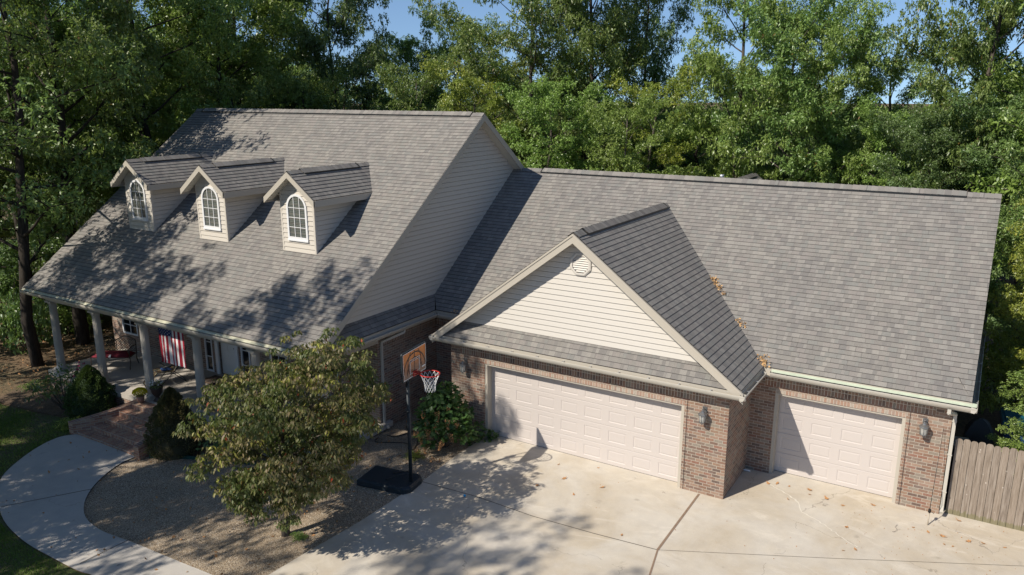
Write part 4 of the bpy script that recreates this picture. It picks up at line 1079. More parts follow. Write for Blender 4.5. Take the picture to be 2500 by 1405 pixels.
for _ in range(900):
    x = rr.uniform(-46, -25.5); y = rr.uniform(-7, 22)
    if not inview(x, y) or any((x - p[0]) ** 2 + (y - p[1]) ** 2 < 3.4 for p in up): continue
    if x > -27.5 and y < -1: continue
    up.append((x, y))
    if len(up) >= 46: break
up += [(-27.6, -3.2), (-28.9, -5.0), (-28.4, -1.2), (-27.4, 1.6), (-29.6, -3.0), (-26.4, 3.2), (-30.5, -6.2)]
for x, y in up:
    bush('woodland_shrub', x, y, rr.uniform(1.0, 1.7), rr.uniform(1.0, 2.2), rr.randrange(3), 'leafy shrub in the undergrowth of the wood left of the house', UG, rr.choice(('leaf_a', 'leaf_c', 'leaf_c')))

# ------------------------------------------------------------------ tall trees left of the drive, outside the frame, whose shade falls on the roof and drive
for i, (x, y, h, wd, k) in enumerate([(-27.2, -9.4, 17.2, 7.5, 's'), (-23.6, -14.6, 15.8, 8.5, 'b'), (-18.9, -15.6, 14.2, 4.8, 'b'), (-15.1, -14.9, 14.6, 5.4, 'a'), (-20.4, -19.0, 13.4, 7.2, 'a'), (-15.0, -20.6, 12.6, 6.4, 's'), (-10.7, -23.6, 18.2, 8.2, 's')]):
    tree('yard_tree', x, y, h, wd, k, 'tall yard tree standing left of the drive, outside the picture', 'yard trees whose shade falls on roof and drive')

# ------------------------------------------------------------------ dogwood in the gravel bed
def dogwood():
    e = empty('dogwood_tree', (-7.62, -8.34, -.02), 0, 'small dogwood with drooping green and brown leaves in the gravel bed', 'tree')
    rs = np.random.RandomState(77); rr = random.Random(77)
    rv = np.array([.852, .523]); fv = np.array([-.523, .852])
    CL = [(-1.4, 3.22, .26), (-1.07, 3.58, .24), (-.96, 2.9, .36), (-.55, 3.72, .26), (-.25, 3.26, .42), (.32, 4.02, .22), (.27, 3.53, .38), (.82, 4.18, .24), (.86, 3.53, .38), (1.31, 3.98, .28), (1.53, 4.33, .2), (1.71, 3.62, .28), (1.89, 3.89, .18), (2.2, 3.22, .2), (1.98, 3.04, .3), (1.51, 2.9, .38), (.9, 2.81, .42), (.3, 2.62, .45), (-.32, 2.44, .43), (-.85, 2.25, .32), (-.75, 1.8, .34), (2.4, 3.3, .15), (-1.62, 3.1, .2), (-1.75, 3.35, .12), (1.95, 4.12, .13), (1.15, 4.45, .15), (.2, 4.4, .12), (-.29, 1.69, .43), (.33, 1.88, .43), (.95, 2.16, .43), (1.48, 2.35, .39), (1.83, 2.44, .26), (-.45, 1.42, .28), (.03, 1.55, .31), (.64, 1.5, .34), (1.1, 1.69, .35), (.6, 1.2, .22), (-.15, 1.25, .2), (.85, 1.45, .25), (-.5, 1.2, .16), (-1.3, 2.75, .28), (1.63, 1.98, .24)]
    clumps = []
    for (s, z, r) in CL:
        s = s * .88 if s < 0 else s * .93
        half = max(.25, 1.55 * math.sqrt(max(0, 1 - (s / 2.5) ** 2)) * (.62 + .38 * math.sin(min(1, max(0, (z - .7) / 3.4)) * math.pi)))
        for dd_ in np.linspace(-half, half, 4):
            o = dd_ + rs.normal(0, .15); ss = s * (1 - .10 * abs(o)) + rs.normal(0, .1); zz = z - (.18 if z > 1.9 else -.02) * abs(o) + rs.normal(0, .06)
            x, y = rv * ss + fv * o; clumps.append((x, y, zz, r * rs.uniform(.8, 1.15)))
    per, nl = 430, 6; Qs, us = [], []
    for (x, y, z, r) in clumps:
        n = max(4, int(per * r * r * 1.4)); d = rs.normal(0, 1, (n, 3)); d /= np.linalg.norm(d, axis=1, keepdims=True)
        T = np.array([x, y, z]) + d * (rs.uniform(.3, 1, n) ** .5 * r)[:, None] * np.array([1.1, 1.1, .6])
        T = np.repeat(T, nl, 0); hd = rs.normal(0, 1, T.shape) * np.array([1, 1, .15]); hd /= np.linalg.norm(hd, axis=1, keepdims=True)
        Dv = hd * .75 + np.array([0, 0, -.75]) + rs.normal(0, .15, T.shape)
        Qs.append(leaf_quads(T + hd * .03, Dv, rs, .088, .042, .25, roll=.5)); us.append(np.clip(rs.uniform(0, 1) * .55 + rs.uniform(0, 1, len(T)) * .45, 0, 1))
    me = quads_mesh('crown', np.concatenate(Qs), rs, M['leaf_dog'], np.concatenate(us)); link(bpy.data.objects.new('crown', me), e)
    mb = MB(); tp = [(0, 0, -.2), (.02, 0, .4), (-.03, .02, .9), (.02, .0, 1.5), (.08, .02, 2.2), (.2, 0, 3.0), (.4, 0, 3.8)]
    mb.tube(tp, [.10, .085, .08, .07, .055, .035, .012], 10)
    for k in range(22):
        c = clumps[(k * 7) % len(clumps)]; h0 = min(max(.9, c[2] * .55), 2.6); b = Vector((.03, 0, h0)); t = Vector(c[:3])
        mid = b.lerp(t, .5) + Vector((rr.uniform(-.15, .15), rr.uniform(-.15, .15), .12)); mb.tube([b, mid, t], [.03, .018, .006], 6)
    mb.build('trunk', M['bark'], e)
dogwood()

# ------------------------------------------------------------------ shrubs by the porch
def cone_shrub(name, x, y, h, r, mat, label, seed, cat='shrub', group=None, skew=0.0, n=15000, leaf=.055):
    rs = np.random.RandomState(seed); e = empty(name, (x, y, thf(x, y) - .02), 0, label, cat, group)
    t = rs.uniform(0, 1, n) ** .8; ang = rs.uniform(0, 6.283, n)
    prof = r * np.where(t < .15, .86 + t / .15 * .14, (1 - ((t - .15) / .85) ** 1.5) ** .8)
    bump_ = 1 + .12 * np.sin(ang * 4 + t * 9) + .10 * np.sin(ang * 9 - t * 17) + .08 * np.sin(t * 34 + ang * 3)
    rad = prof * bump_ * rs.uniform(.86, 1.0, n)
    P = np.stack([np.cos(ang) * rad + skew * t, np.sin(ang) * rad, t * h * (1 + .0 * ang)], 1)
    D = np.stack([np.cos(ang), np.sin(ang), .7 + .0 * ang], 1) + rs.normal(0, .35, (n, 3))
    Q = leaf_quads(P, D, rs, leaf, leaf * .6, .1, roll=1.0)
    link(bpy.data.objects.new('foliage', quads_mesh('foliage', Q, rs, M[mat])), e)
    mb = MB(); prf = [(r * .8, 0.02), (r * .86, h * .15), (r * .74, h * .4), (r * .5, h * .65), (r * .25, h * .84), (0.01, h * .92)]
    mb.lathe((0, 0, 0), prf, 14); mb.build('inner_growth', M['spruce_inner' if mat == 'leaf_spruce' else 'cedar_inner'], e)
    mb = MB(); mb.tube([(0, 0, -.1), (0, 0, h * .5)], .04, 6); mb.build('trunk', M['bark'], e)
    return e
cone_shrub('dwarf_spruce', -19.15, -5.75, 1.62, .72, 'leaf_spruce', 'dense dark green cone-shaped spruce shrub in front of the porch', 5)
cone_shrub('juniper_shrub', -14.45, -6.15, 1.95, .72, 'leaf_cedar', 'tall brownish green cone shrub right of the brick steps', 6, n=17000)
bush('rose_bush', -20.3, -6.0, 1.0, .95, 0, 'sparse dark rose bush with a few pink blooms beside the porch corner', None, 'leaf_c')
def blooms(name, pts, r, mat, par, seed=1, petals=10):
    rs = np.random.RandomState(seed); P = []; D = []
    for p in pts:
        for _ in range(petals): P.append(p); D.append(rs.normal(0, 1, 3) + np.array([0, 0, .8]))
    Q = leaf_quads(np.array(P, float), np.array(D, float), rs, r, r * .8, 0)
    o = link(bpy.data.objects.new(name, quads_mesh(name, Q, rs, M[mat])), par); return o
rb = [o for o in bpy.data.objects if o.name.startswith('rose_bush')][0]; rb.rotation_euler = (0, 0, 0); rb.scale = (1, 1, 1)
blooms('bloom', [(.45, .35, 1.45), (.55, .25, 1.38), (.5, .5, 1.5), (.35, .45, 1.52), (.65, .45, 1.4), (.6, .1, 1.2)], .06, 'flower_p', rb, 3)
bush('low_plant', -18.75, -6.75, .33, .22, 2, 'small lime green plant at the left foot of the brick side wall', None, 'leaf_y', 'plant')
bush('low_plant', -22.9, -5.7, .45, .25, 0, 'low green weeds at the foot of the porch corner', None, 'leaf_b', 'plant')
bush('low_plant', -7.55, -3.95, .22, .16, 2, 'tiny bright green weed in the gravel beside the large flowering shrub', None, 'leaf_y', 'plant')
bush('low_plant', -7.25, -8.3, .16, .12, 2, 'tiny green sprout at the foot of the dogwood trunk', None, 'leaf_b', 'plant')
bush('boxwood_shrub', -12.6, -5.9, .75, .55, 0, 'low dark shrub behind the dogwood, in front of the porch', None, 'leaf_c')

# oakleaf hydrangea: lobed leaves, drooping dry panicles
def hydrangea():
    e = empty('oakleaf_hydrangea', (-7.35, -3.0, -.03), 0, 'large oak-leaved shrub with rust brown flower heads beside the garage', 'shrub'); rs = np.random.RandomState(12); rr = random.Random(12)
    V, F, UV = [], [], []
    lobes = [(0, 0), (.16, .10), (.10, .30), (.36, .26), (.30, .46), (.42, .60), (.18, .66), (.16, .86), (0, 1.0)]
    outl = lobes + [(-a, b) for a, b in lobes[-2:0:-1]]
    n = 0
    cl = []
    for k in range(54):
        a = rr.uniform(0, 6.28); f = .74 * math.sqrt(rr.random()); z = rr.uniform(.25, 1) ** .8 * 1.85; w_ = .98 * (1.0 if z < 1.0 else (1.9 - z) / .9 * .75 + .28)
        cl.append((math.cos(a) * f * w_ * .95 + .05, math.sin(a) * f * w_ * .9, z * (1 - .25 * f), rr.uniform(.18, .3)))
    for (x, y, z, r) in cl + [(.62, .75, .35, .22), (.75, .9, .25, .2), (.55, .5, .3, .22), (.9, 1.05, .2, .15)]:
        for _ in range(26):
            d = Vector(rs.normal(0, 1, 3)); d.normalize(); p = Vector((x, y, z)) + d * r
            out = Vector((p.x, p.y, 0)); out = (out.normalized() if out.length > .1 else Vector((1, 0, 0)))
            u_ = (out * .7 + Vector(rs.normal(0, .5, 3)) + Vector((0, 0, -.35))).normalized(); s_ = u_.cross(Vector((0, 0, 1)) + Vector(rs.normal(0, .3, 3))).normalized(); L = rr.uniform(.10, .19)
            i0 = len(V); rnd = rr.random(), rr.random()
            V.append(tuple(p + u_ * L * .5)); nn = s_.cross(u_)
            for (a_, b_) in outl: V.append(tuple(p + u_ * L * b_ + s_ * L * a_ * 1.15 - nn * (abs(a_) * L * .25) * (1 if nn.z > 0 else -1)))
            m = len(outl)
            for q in range(m): F.append((i0, i0 + 1 + q, i0 + 1 + (q + 1) % m)); UV.append([rnd] * 3)
    np_mesh('foliage', np.array(V), np.array(F), np.array(UV), M['leaf_hyd'], e)
    heads = [(.35, -.1, 1.35), (-.35, -.55, 1.15), (-.1, -.75, 1.0), (.25, -.75, .95), (.55, -.45, 1.05), (.75, -.2, .95), (-.5, -.8, .62), (-.2, -.95, .6), (.05, -1.0, .42), (.6, -.8, .55), (-.75, -.45, .75), (.35, -1.05, .15), (.5, -.95, .1), (-.35, -1.0, .25), (.2, -.55, 1.25), (.7, -.55, .7), (.05, -.85, .8)]
    for i, h in enumerate(heads):
        h = (h[0] * .8 + .05, h[1] * .8 - .05, h[2])
        P, D = [], []
        ax = Vector((rs.normal(0, .25), rs.normal(0, .25), -1)).normalized(); L = rr.uniform(.2, .32)
        for _ in range(130):
            t = rr.random(); r = .062 * (1 - t * .75); a = rr.uniform(0, 6.28); b = ax.cross(Vector((1, 0, 0))).normalized(); c = ax.cross(b)
            P.append(Vector(h) + ax * L * t + (b * math.cos(a) + c * math.sin(a)) * r); D.append(tuple(rs.normal(0, 1, 3)))
        Q = leaf_quads(np.array([tuple(p) for p in P]), np.array(D), rs, .03, .028, 0)
        link(bpy.data.objects.new('flower_head', quads_mesh('flower_head', Q, rs, M['panicle'])), e)
    mb = MB()
    for c in cl[::4]: mb.tube([(c[0] * .15, c[1] * .15, 0), (c[0] * .6, c[1] * .6, c[2] * .5), c[:3]], [.015, .012, .006], 5)
    mb.build('stem', M['bark'], e)
hydrangea()
# shrub and vines right of the house
RG = 'greenery right of the garage'
tree('small_tree', 6.1, 4.7, 6.6, 3.4, 'b', 'vine-covered yellow-green small tree right of the garage end', RG, 'leaf_y')
tree('small_tree', 6.2, 8.4, 8.8, 4.0, 'b', 'green small tree behind the vine-covered one at the right edge', RG, 'leaf_a')
tree('small_tree', 6.35, 1.0, 3.3, 2.7, 'y', 'glossy leafy sapling leaning over the wooden fence', RG, 'leaf_b')
bush('vine_shrub', 5.9, 10.2, 1.4, 2.0, 2, 'tangle of yellowing vines beyond the right-hand eave', RG, 'leaf_y')
bush('vine_shrub', 6.9, 2.6, 1.2, 1.3, 2, 'low yellow-green vines between fence and trees', RG, 'leaf_y')
bush('vine_shrub', 5.9, 6.8, 1.0, 1.3, 1, 'dark leafy bush behind the blue storage shed', RG, 'leaf_a')

# ------------------------------------------------------------------ basketball hoop
def hoop():
    e = empty('basketball_hoop', (-6.63, -5.25, 0), R(8.5), 'portable basketball hoop with orange backboard beside the driveway', 'basketball hoop')
    mb = MB(); b = [(-1.32, -.42), (.10, -.42), (.22, -.3), (.22, .02), (-.05, .30), (-.5, .46), (-1.1, .46), (-1.32, .3)]
    b = [(-1.28, -.42), (-.6, -.43), (.02, -.42), (.15, -.26), (.15, .26), (.02, .42), (-.6, .43), (-1.28, .42)]
    lo = [(x, y, .0) for x, y in b]; md = [(x, y, .12) for x, y in b]; cx = -.6
    hi = [(cx + (x - cx) * .93, y * .90, .165) for x, y in b]
    for A, B in ((lo, md), (md, hi)):
        for i in range(8): j = (i + 1) % 8; mb.face([A[i], A[j], B[j], B[i]])
    mb.face(hi); mb.build('base', M['navy'], e)
    mb = MB(); mb.tube([(0, 0, .05), (0, 0, 2.78)], .045, 16); mb.tube([(0, 0, 1.0), (0, 0, 1.06)], .052, 16); mb.tube([(0, 0, 1.95), (0, 0, 2.0)], .052, 16); mb.build('pole', M['navy'], e)
    for s in (-1, 1):
        mb = MB(); mb.tube([(-.62, s * .2, .16), (0, s * .03, .42)], .012, 8); mb.build('strut', M['black'], e)
        mb = MB(); mb.tube([(-.02, s * .05, 2.62), (.06, s * .10, 2.85), (.16, s * .16, 3.05)], .016, 8); mb.build('bracket_arm', M['black'], e)
    mb = MB(); W2, za, zb = .56, 2.88, 3.58
    outer = [(-W2, za + .16), (-W2 + .02, za + .14), (-W2 + .02, za + .03), (-W2 + .05, za), (W2 - .05, za), (W2 - .02, za + .03), (W2 - .02, za + .14), (W2, za + .16), (W2, zb - .03), (W2 - .03, zb), (-W2 + .03, zb), (-W2, zb - .03)]
    mb.prism([(.17, y, z) for y, z in outer], (.03, 0, 0)); bd = mb.build('backboard', M['navy'], e)
    g = G('printed_board'); uv, u, v = g.uv(); col = g.ramp(v, [(0, (.16, .10, .075)), (.35, (.28, .12, .055)), (.7, (.52, .17, .035)), (1, (.62, .20, .04))]); g.set(Base_Color=col, Roughness=.4); M['print'] = g.mat
    M['print_line'] = plain('printed_dark_line', (.075, .045, .035), .4)
    mb = MB(); x = .2045; yy = W2 - .045
    f = [(-yy, za + .04), (yy, za + .04), (yy, zb - .04), (-yy, zb - .04)]
    mb.face([(x, a, b_) for a, b_ in f], [(0, 0), (1, 0), (1, 1), (0, 1)]); mb.build('printed_face', M['print'], bd)
    mb = MB()
    def rib(pts, w_, xx):
        for (a0, b0), (a1, b1) in zip(pts[:-1], pts[1:]):
            d = Vector((a1 - a0, b1 - b0)); d.normalize(); n = Vector((-d.y, d.x)) * w_ / 2; ex = d * w_ * .3
            mb.face([(xx, a0 - ex.x - n.x, b0 - ex.y - n.y), (xx, a1 + ex.x - n.x, b1 + ex.y - n.y), (xx, a1 + ex.x + n.x, b1 + ex.y + n.y), (xx, a0 - ex.x + n.x, b0 - ex.y + n.y)])
    cz = za + .12
    for r, q in ((.33, 1.05), (.50, .95)):
        rib([(r * math.cos(t), cz + r * q * math.sin(t)) for t in [math.pi * k / 18 for k in range(19)]], .035, x + .003)
    rib([(0, za + .04), (0, zb - .05)], .03, x + .0038)
    for s in (-1, 1): rib([(s * (.17 + .13 * math.sin(math.pi * k / 10)), za + .08 + .55 * k / 10) for k in range(11)], .022, x + .0046)
    mb.build('ball_print', M['print_line'], bd)
    mb = MB()
    rib([(-yy, za + .2), (-yy, zb - .035), (yy, zb - .035), (yy, za + .2), (yy - .02, za + .18), (yy - .02, za + .04), (-yy + .02, za + .04), (-yy + .02, za + .18), (-yy, za + .2)], .014, x + .006)
    for h, w2 in ((.225, .012), (.195, .010)):
        rib([(-h, za + .12), (-h, za + .12 + h * 1.45), (h, za + .12 + h * 1.45), (h, za + .12), (-h, za + .12)], w2, x + .0064)
    rib([(.33, za + .14), (.47, za + .14)], .03, x + .0068)
    mb.build('white_lines', M['white'], bd)
    mb = MB(); c = Vector((.6, 0, 3.0)); rad = .228
    mb.tube([c + Vector((rad * math.cos(t), rad * math.sin(t), 0)) for t in [2 * math.pi * k / 40 for k in range(41)]], .012, 8, caps=False)
    mb.tube([(.20, -.07, 2.93), (.36, -.05, 2.985), (.38, 0, 2.99)], .012, 6); mb.tube([(.20, .07, 2.93), (.36, .05, 2.985)], .012, 6)
    mb.box((.20, -.09, 2.90), (.225, .09, 3.03)); mb.box((.22, -.06, 2.985), (.37, .06, 3.0)); mb.build('rim', M['red'], e)
    mb = MB(); K = 12; rz_ = [(rad, 2.99), (rad * .80, 2.90), (rad * .66, 2.82), (rad * .58, 2.74), (rad * .54, 2.66), (rad * .55, 2.58)]
    for k in range(K):
        for sg in (-1, 1):
            pts = []
            for i, (r, z) in enumerate(rz_):
                a = 2 * math.pi * (k + sg * (i * .5)) / K; pts.append(c + Vector((r * math.cos(a), r * math.sin(a), z - 3.0)))
            mb.tube(pts, .0045, 4, caps=False, smooth=False)
    mb.build('net', M['net'], e)
hoop()

# ------------------------------------------------------------------ wooden fence beside the garage
fe = empty('wooden_fence', (4.5, .14, 0), 0, 'weathered wooden picket fence running right from the garage corner', 'fence')
mb = MB(); rr = random.Random(21)
for k in range(40):
    a = k * .146; w_ = .138; h = 1.86 + rr.uniform(-.015, .015); y = rr.uniform(-.004, .004); c = .035
    pts = [(a, y, 0.01), (a + w_, y, 0.01), (a + w_, y, h - c * 1.2), (a + w_ - c * .5, y, h - c * .35), (a + w_ - c * 1.3, y, h), (a + c * 1.3, y, h), (a + c * .5, y, h - c * .35), (a, y, h - c * 1.2)]
    i0 = len(mb.f); mb.prism(pts, (0, .018, 0))
    for q in range(i0, len(mb.f)): mb.uv[q] = [(v[0] * .14 / .146, v[2]) for v in [mb.v[i] for i in mb.f[q]]]
mb.build('picket_panel', M['fence'], fe)
for x in (.05, 2.45, 4.85):
    mb = MB(); mb.box((x, .06, -.1), (x + .09, .15, 1.7)); mb.build('post', M['fence'], fe)
for z in (.35, 1.45):
    mb = MB(); mb.box((0, .02, z), (5.8, .058, z + .085)); mb.build('rail', M['fence'], fe)

# things stored behind the fence
sh = empty('storage_shed', (6.05, 3.6, -.12), R(4), 'blue plastic storage shed with teal lid behind the fence', 'shed')
mb = MB(); mb.box((-.6, -.45, 0), (.6, .45, 1.42)); mb.box((-.62, -.47, .0), (.62, .47, .08)); mb.build('body', M['blue'], sh)
for x in (-.29, .29):
    mb = MB(); mb.box((x - .26, -.475, .12), (x + .26, -.452, 1.36)); mb.tube([(x + (.2 if x < 0 else -.2), -.5, .7), (x + (.2 if x < 0 else -.2), -.5, .9)], .012, 6); mb.build('door', M['blue'], sh)
mb = MB(); mb.prism([(-.68, -.55, 1.43), (.68, -.55, 1.43), (.66, -.53, 1.52), (-.66, -.53, 1.52)], (0, 1.05, 0)); mb.box((-.6, -.48, 1.52), (.6, .46, 1.56)); mb.build('lid', M['teal'], sh)
gc = empty('covered_grill', (4.95, 2.5, 0), 0, 'grill under a dark grey peaked cover behind the fence', 'grill')
mb = MB(); P = [(-.33, -.3), (.33, -.3), (.33, .3), (-.33, .3)]
lv = [(1.0, 0.02), (1.02, .5), (.92, .95), (.88, 1.2), (.45, 1.48), (.12, 1.56)]
for (s0, z0), (s1, z1_) in zip(lv[:-1], lv[1:]):
    for i in range(4):
        a, b = P[i], P[(i + 1) % 4]
        for k in range(4):
            f0, f1 = k / 4, (k + 1) / 4; L = lambda f: (a[0] + (b[0] - a[0]) * f, a[1] + (b[1] - a[1]) * f)
            wv = lambda f, s: s * (1 + .04 * math.sin(f * 19 + i))
            p0, p1 = L(f0), L(f1); mb.face([(p0[0] * wv(f0, s0), p0[1] * wv(f0, s0), z0), (p1[0] * wv(f1, s0), p1[1] * wv(f1, s0), z0), (p1[0] * wv(f1, s1), p1[1] * wv(f1, s1), z1_), (p0[0] * wv(f0, s1), p0[1] * wv(f0, s1), z1_)], None, 0, True)
mb.face([(x * .12, y * .12, 1.56) for x, y in P]); mb.build('cover', M['tarp'], gc)
for s in (-1, 1):
    mb = MB(); mb.tube([(s * .25 - .03, -.34, .05), (s * .25 + .03, -.34, .05)], .05, 12); mb.build('wheel', M['black'], gc)
bx = empty('plastic_tote', (4.62, 1.2, 0), R(10), 'dark blue plastic tote against the garage wall behind the fence', 'box')
mb = MB(); mb.box((-.16, -.35, 0), (.16, .35, 1.28)); mb.build('body', M['blue'], bx); mb = MB(); mb.box((-.19, -.38, 1.281), (.19, .38, 1.34)); mb.build('lid', M['metal'], bx)

# fishing rod leaning on the brick pier
fr = empty('fishing_rod', (4.20, -.66, 0), 0, 'thin black fishing rod with cork handle leaning on the brick by the fence', 'fishing rod')
mb = MB(); mb.tube([(0, 0, .30), (.035, .60, 2.12)], [.007, .003], 6); mb.build('blank', M['black'], fr)
mb = MB(); mb.tube([(0, -.0, .02), (0, .09, .30)], .014, 8); mb.build('handle', plain('cork', (.42, .36, .28), .8), fr)
mb = MB(); mb.tube([(.0, .05, .31), (.0, .13, .33)], .03, 10); mb.tube([(0, .09, .30), (.07, .05, .31), (.09, .05, .29)], .006, 5); mb.build('reel', M['iron'], fr)

# ------------------------------------------------------------------ flag hanging in the porch
fl = empty('flag', (-16.86, -4.70, 2.70), 0, 'American flag hanging vertically from the porch eave', 'flag')
M['f_red'] = plain('flag_red', (.33, .010, .028), .8, var=.03); M['f_white'] = plain('flag_white', (.68, .67, .66), .8, var=.02); M['f_blue'] = plain('flag_blue', (.015, .025, .11), .8, var=.05)
FW, FL = 1.22, 1.50
def fpos(u, v, off=0.0):        # u across 0..1, v down 0..1
    x = u * FW * (1 - .03 * v); fold = .02 * math.sin(u * 15 + .6) * (.3 + v) + .012 * math.sin(u * 31) * v
    sag = .10 * max(0, u - .62) / .38 * (1 - v) if u > .62 else 0
    return (x - .02 * v * math.sin(u * 6), fold + off, -v * FL - sag * 1.2 - .02 * math.sin(u * 15) * v)
mb = MB(); nu, nv = 78, 30
for i in range(nu):
    for j in range(nv):
        u0, u1, v0, v1 = i / nu, (i + 1) / nu, j / nv, (j + 1) / nv; s_ = int(u0 * 13 + 1e-6)
        m_ = 2 if (s_ < 7 and j < nv * .4) else (0 if s_ % 2 == 0 else 1)
        mb.face([fpos(u0, v0), fpos(u0, v1), fpos(u1, v1), fpos(u1, v0)], None, m_, True)
mb.build('cloth', [M['f_red'], M['f_white'], M['f_blue']], fl)
mb = MB()
for a in range(9):
    for b in range(11):
        if (a + b) % 2: continue
        uc, vc_ = (a + 1) / 10 * 7 / 13, (b + 1) / 12 * .4
        pt = []
        for k in range(10):
            r = (.021 if k % 2 == 0 else .009); t = math.pi / 2 + k * math.pi / 5; pt.append(fpos(uc + r * math.cos(t) / FW, vc_ - r * math.sin(t) / FL, -.005))
        c0 = fpos(uc, vc_, -.005)
        for k in range(10): mb.face([c0, pt[k], pt[(k + 1) % 10]])
mb.build('stars', M['f_white'], fl)
mb = MB(); mb.tube([(-.03, 0, 0), (1.26, 0, 0)], .012, 8); mb.build('rod', M['bronze'], fl)

# ------------------------------------------------------------------ bench, recliner, pots, mat
be = empty('porch_bench', (-20.95, -3.80, 0), R(31.5), 'ornate metal two-seat bench with maroon cushion on the porch', 'bench')
be.scale = (1.1, 1.1, 1.1)
W2 = .62
mb = MB()
def arc(x0, x1, zb, zt, n=12): return [(x0 + (x1 - x0) * k / n, .26 + .03 * math.sin(math.pi * k / n), zb + (zt - zb) * math.sin(math.pi * k / n)) for k in range(n + 1)]
for x0, x1 in ((-W2, 0), (0, W2)): mb.tube(arc(x0, x1, .80, .93), .016, 6)
mb.tube([(-W2, .24, .40), (-W2, .26, .80)], .016, 6); mb.tube([(W2, .24, .40), (W2, .26, .80)], .016, 6); mb.tube([(0, .24, .40), (0, .26, .80)], .012, 6); mb.tube([(-W2, .24, .45), (W2, .24, .45)], .014, 6)
for s in (-1, 1):
    for k in range(-8, 20):
        x0 = -W2 + k * .085; a = (x0, .245, .45); b = (x0 + s * .42, .262, .86)
        def clipx(p, q):
            t0, t1 = 0, 1
            dx = q[0] - p[0]
            for lim, sg in ((-W2, 1), (W2, -1)):
                if sg * (p[0] - lim) < 0 and sg * (q[0] - lim) < 0: return None
                t = (lim - p[0]) / dx
                if sg * dx > 0: t0 = max(t0, t)
                else: t1 = min(t1, t)
            return None if t1 <= t0 else [tuple(p[i] + (q[i] - p[i]) * t for i in range(3)) for t in (t0, t1)]
        c = clipx(a, b)
        if c: mb.tube(c, .0075, 4, smooth=False)
mb.build('backrest', M['bronze'], be)
for s in (-1, 1):
    mb = MB(); x = s * W2
    mb.tube([(x, .26, .66), (x, .05, .68), (x, -.22, .66), (x, -.30, .60), (x, -.27, .54)], .015, 6); mb.tube([(x, -.22, .66), (x, -.24, .40)], .013, 6); mb.build('armrest', M['bronze'], be)
    mb = MB(); mb.tube([(x, -.24, .40), (x, -.20, .22), (x, -.27, .08), (x, -.30, 0.0)], .016, 6); mb.build('leg', M['bronze'], be)
    mb = MB(); mb.tube([(x, .24, .40), (x, .20, .22), (x, .28, .08), (x, .32, 0)], .016, 6); mb.build('leg', M['bronze'], be)
mb = MB(); mb.box((-W2, -.26, .375), (W2, .25, .395)); mb.build('seat', M['bronze'], be)
mb = MB()
for k in range(12):
    for j in range(6):
        def cp_(a, b):
            x = -W2 + .03 + a * (2 * W2 - .06); y = -.27 + b * .5; e_ = min(a, 1 - a, b, 1 - b); return (x, y, .40 + .085 * min(1, e_ * 9) ** .5)
        mb.face([cp_(k / 12, j / 6), cp_((k + 1) / 12, j / 6), cp_((k + 1) / 12, (j + 1) / 6), cp_(k / 12, (j + 1) / 6)], None, 0, True)
mb.box((-W2 + .03, -.27, .397), (W2 - .03, .23, .401)); mb.build('cushion', M['cushion'], be)
mb = MB(); mb.face([(-.02, -.285, .40), (.05, -.285, .40), (.055, -.24, .48), (-.015, -.24, .48)]); mb.build('cushion_tag', M['white'], be)

rc_ = empty('zero_gravity_recliner', (-17.95, -3.62, 0), R(-24), 'folding recliner with striped woven fabric behind the flag', 'chair')
g = G('serape'); uv, u, v = g.uv()
g.set(Base_Color=g.ramp(g.m('FRACT', g.m('MULTIPLY', u, 2.0)), [(0, (.33, .27, .17)), (.12, (.25, .06, .03)), (.2, (.36, .25, .06)), (.3, (.10, .14, .11)), (.42, (.36, .32, .22)), (.55, (.36, .32, .22)), (.66, (.12, .15, .12)), (.76, (.40, .24, .05)), (.86, (.28, .05, .04)), (.94, (.35, .29, .19))], 'CONSTANT'), Roughness=.9); M['serape'] = g.mat
def sling(name, pts, hw=.24, n=10):
    mb = MB()
    for (a, b) in zip(pts[:-1], pts[1:]):
        for k in range(n):
            u0, u1 = k / n, (k + 1) / n; s0 = .02 * math.sin(math.pi * u0); s1 = .02 * math.sin(math.pi * u1); x0, x1 = -hw + 2 * hw * u0, -hw + 2 * hw * u1
            mb.face([(x0, a[0], a[1] - s0), (x1, a[0], a[1] - s1), (x1, b[0], b[1] - s1), (x0, b[0], b[1] - s0)], [(u0, 0), (u1, 0), (u1, 1), (u0, 1)], 0, True)
    return mb.build(name, M['serape'], rc_)
sling('footrest_sling', [(-.88, .06), (-.72, .28), (-.52, .45)], .26)
sling('back_sling', [(.02, .42), (.14, .62), (.30, .90), (.42, 1.14)])
sling('seat_sling', [(-.50, .455), (-.30, .45), (-.10, .42), (.01, .42)])
mb = MB()
for s in (-1, 1):
    x = s * .27
    mb.tube([(x, -.90, .04), (x, -.52, .46), (x, 0, .42), (x, .44, 1.17)], .012, 6); mb.tube([(x, -.46, .0), (x, .22, .62)], .012, 6); mb.tube([(x, .34, 0), (x, -.32, .62)], .012, 6)
mb.tube([(-.27, .44, 1.17), (.27, .44, 1.17)], .012, 6); mb.tube([(-.27, -.90, .04), (.27, -.90, .04)], .012, 6); mb.tube([(-.27, -.46, 0), (.27, -.46, 0)], .012, 6); mb.tube([(-.27, .34, 0), (.27, .34, 0)], .012, 6)
mb.build('frame', M['black'], rc_)
for s in (-1, 1):
    mb = MB(); mb.tube([(s * .31, -.36, .62), (s * .32, -.1, .65), (s * .31, .22, .63)], [.024, .028, .022], 8); mb.build('armrest', M['black'], rc_)
pl_ = MB()
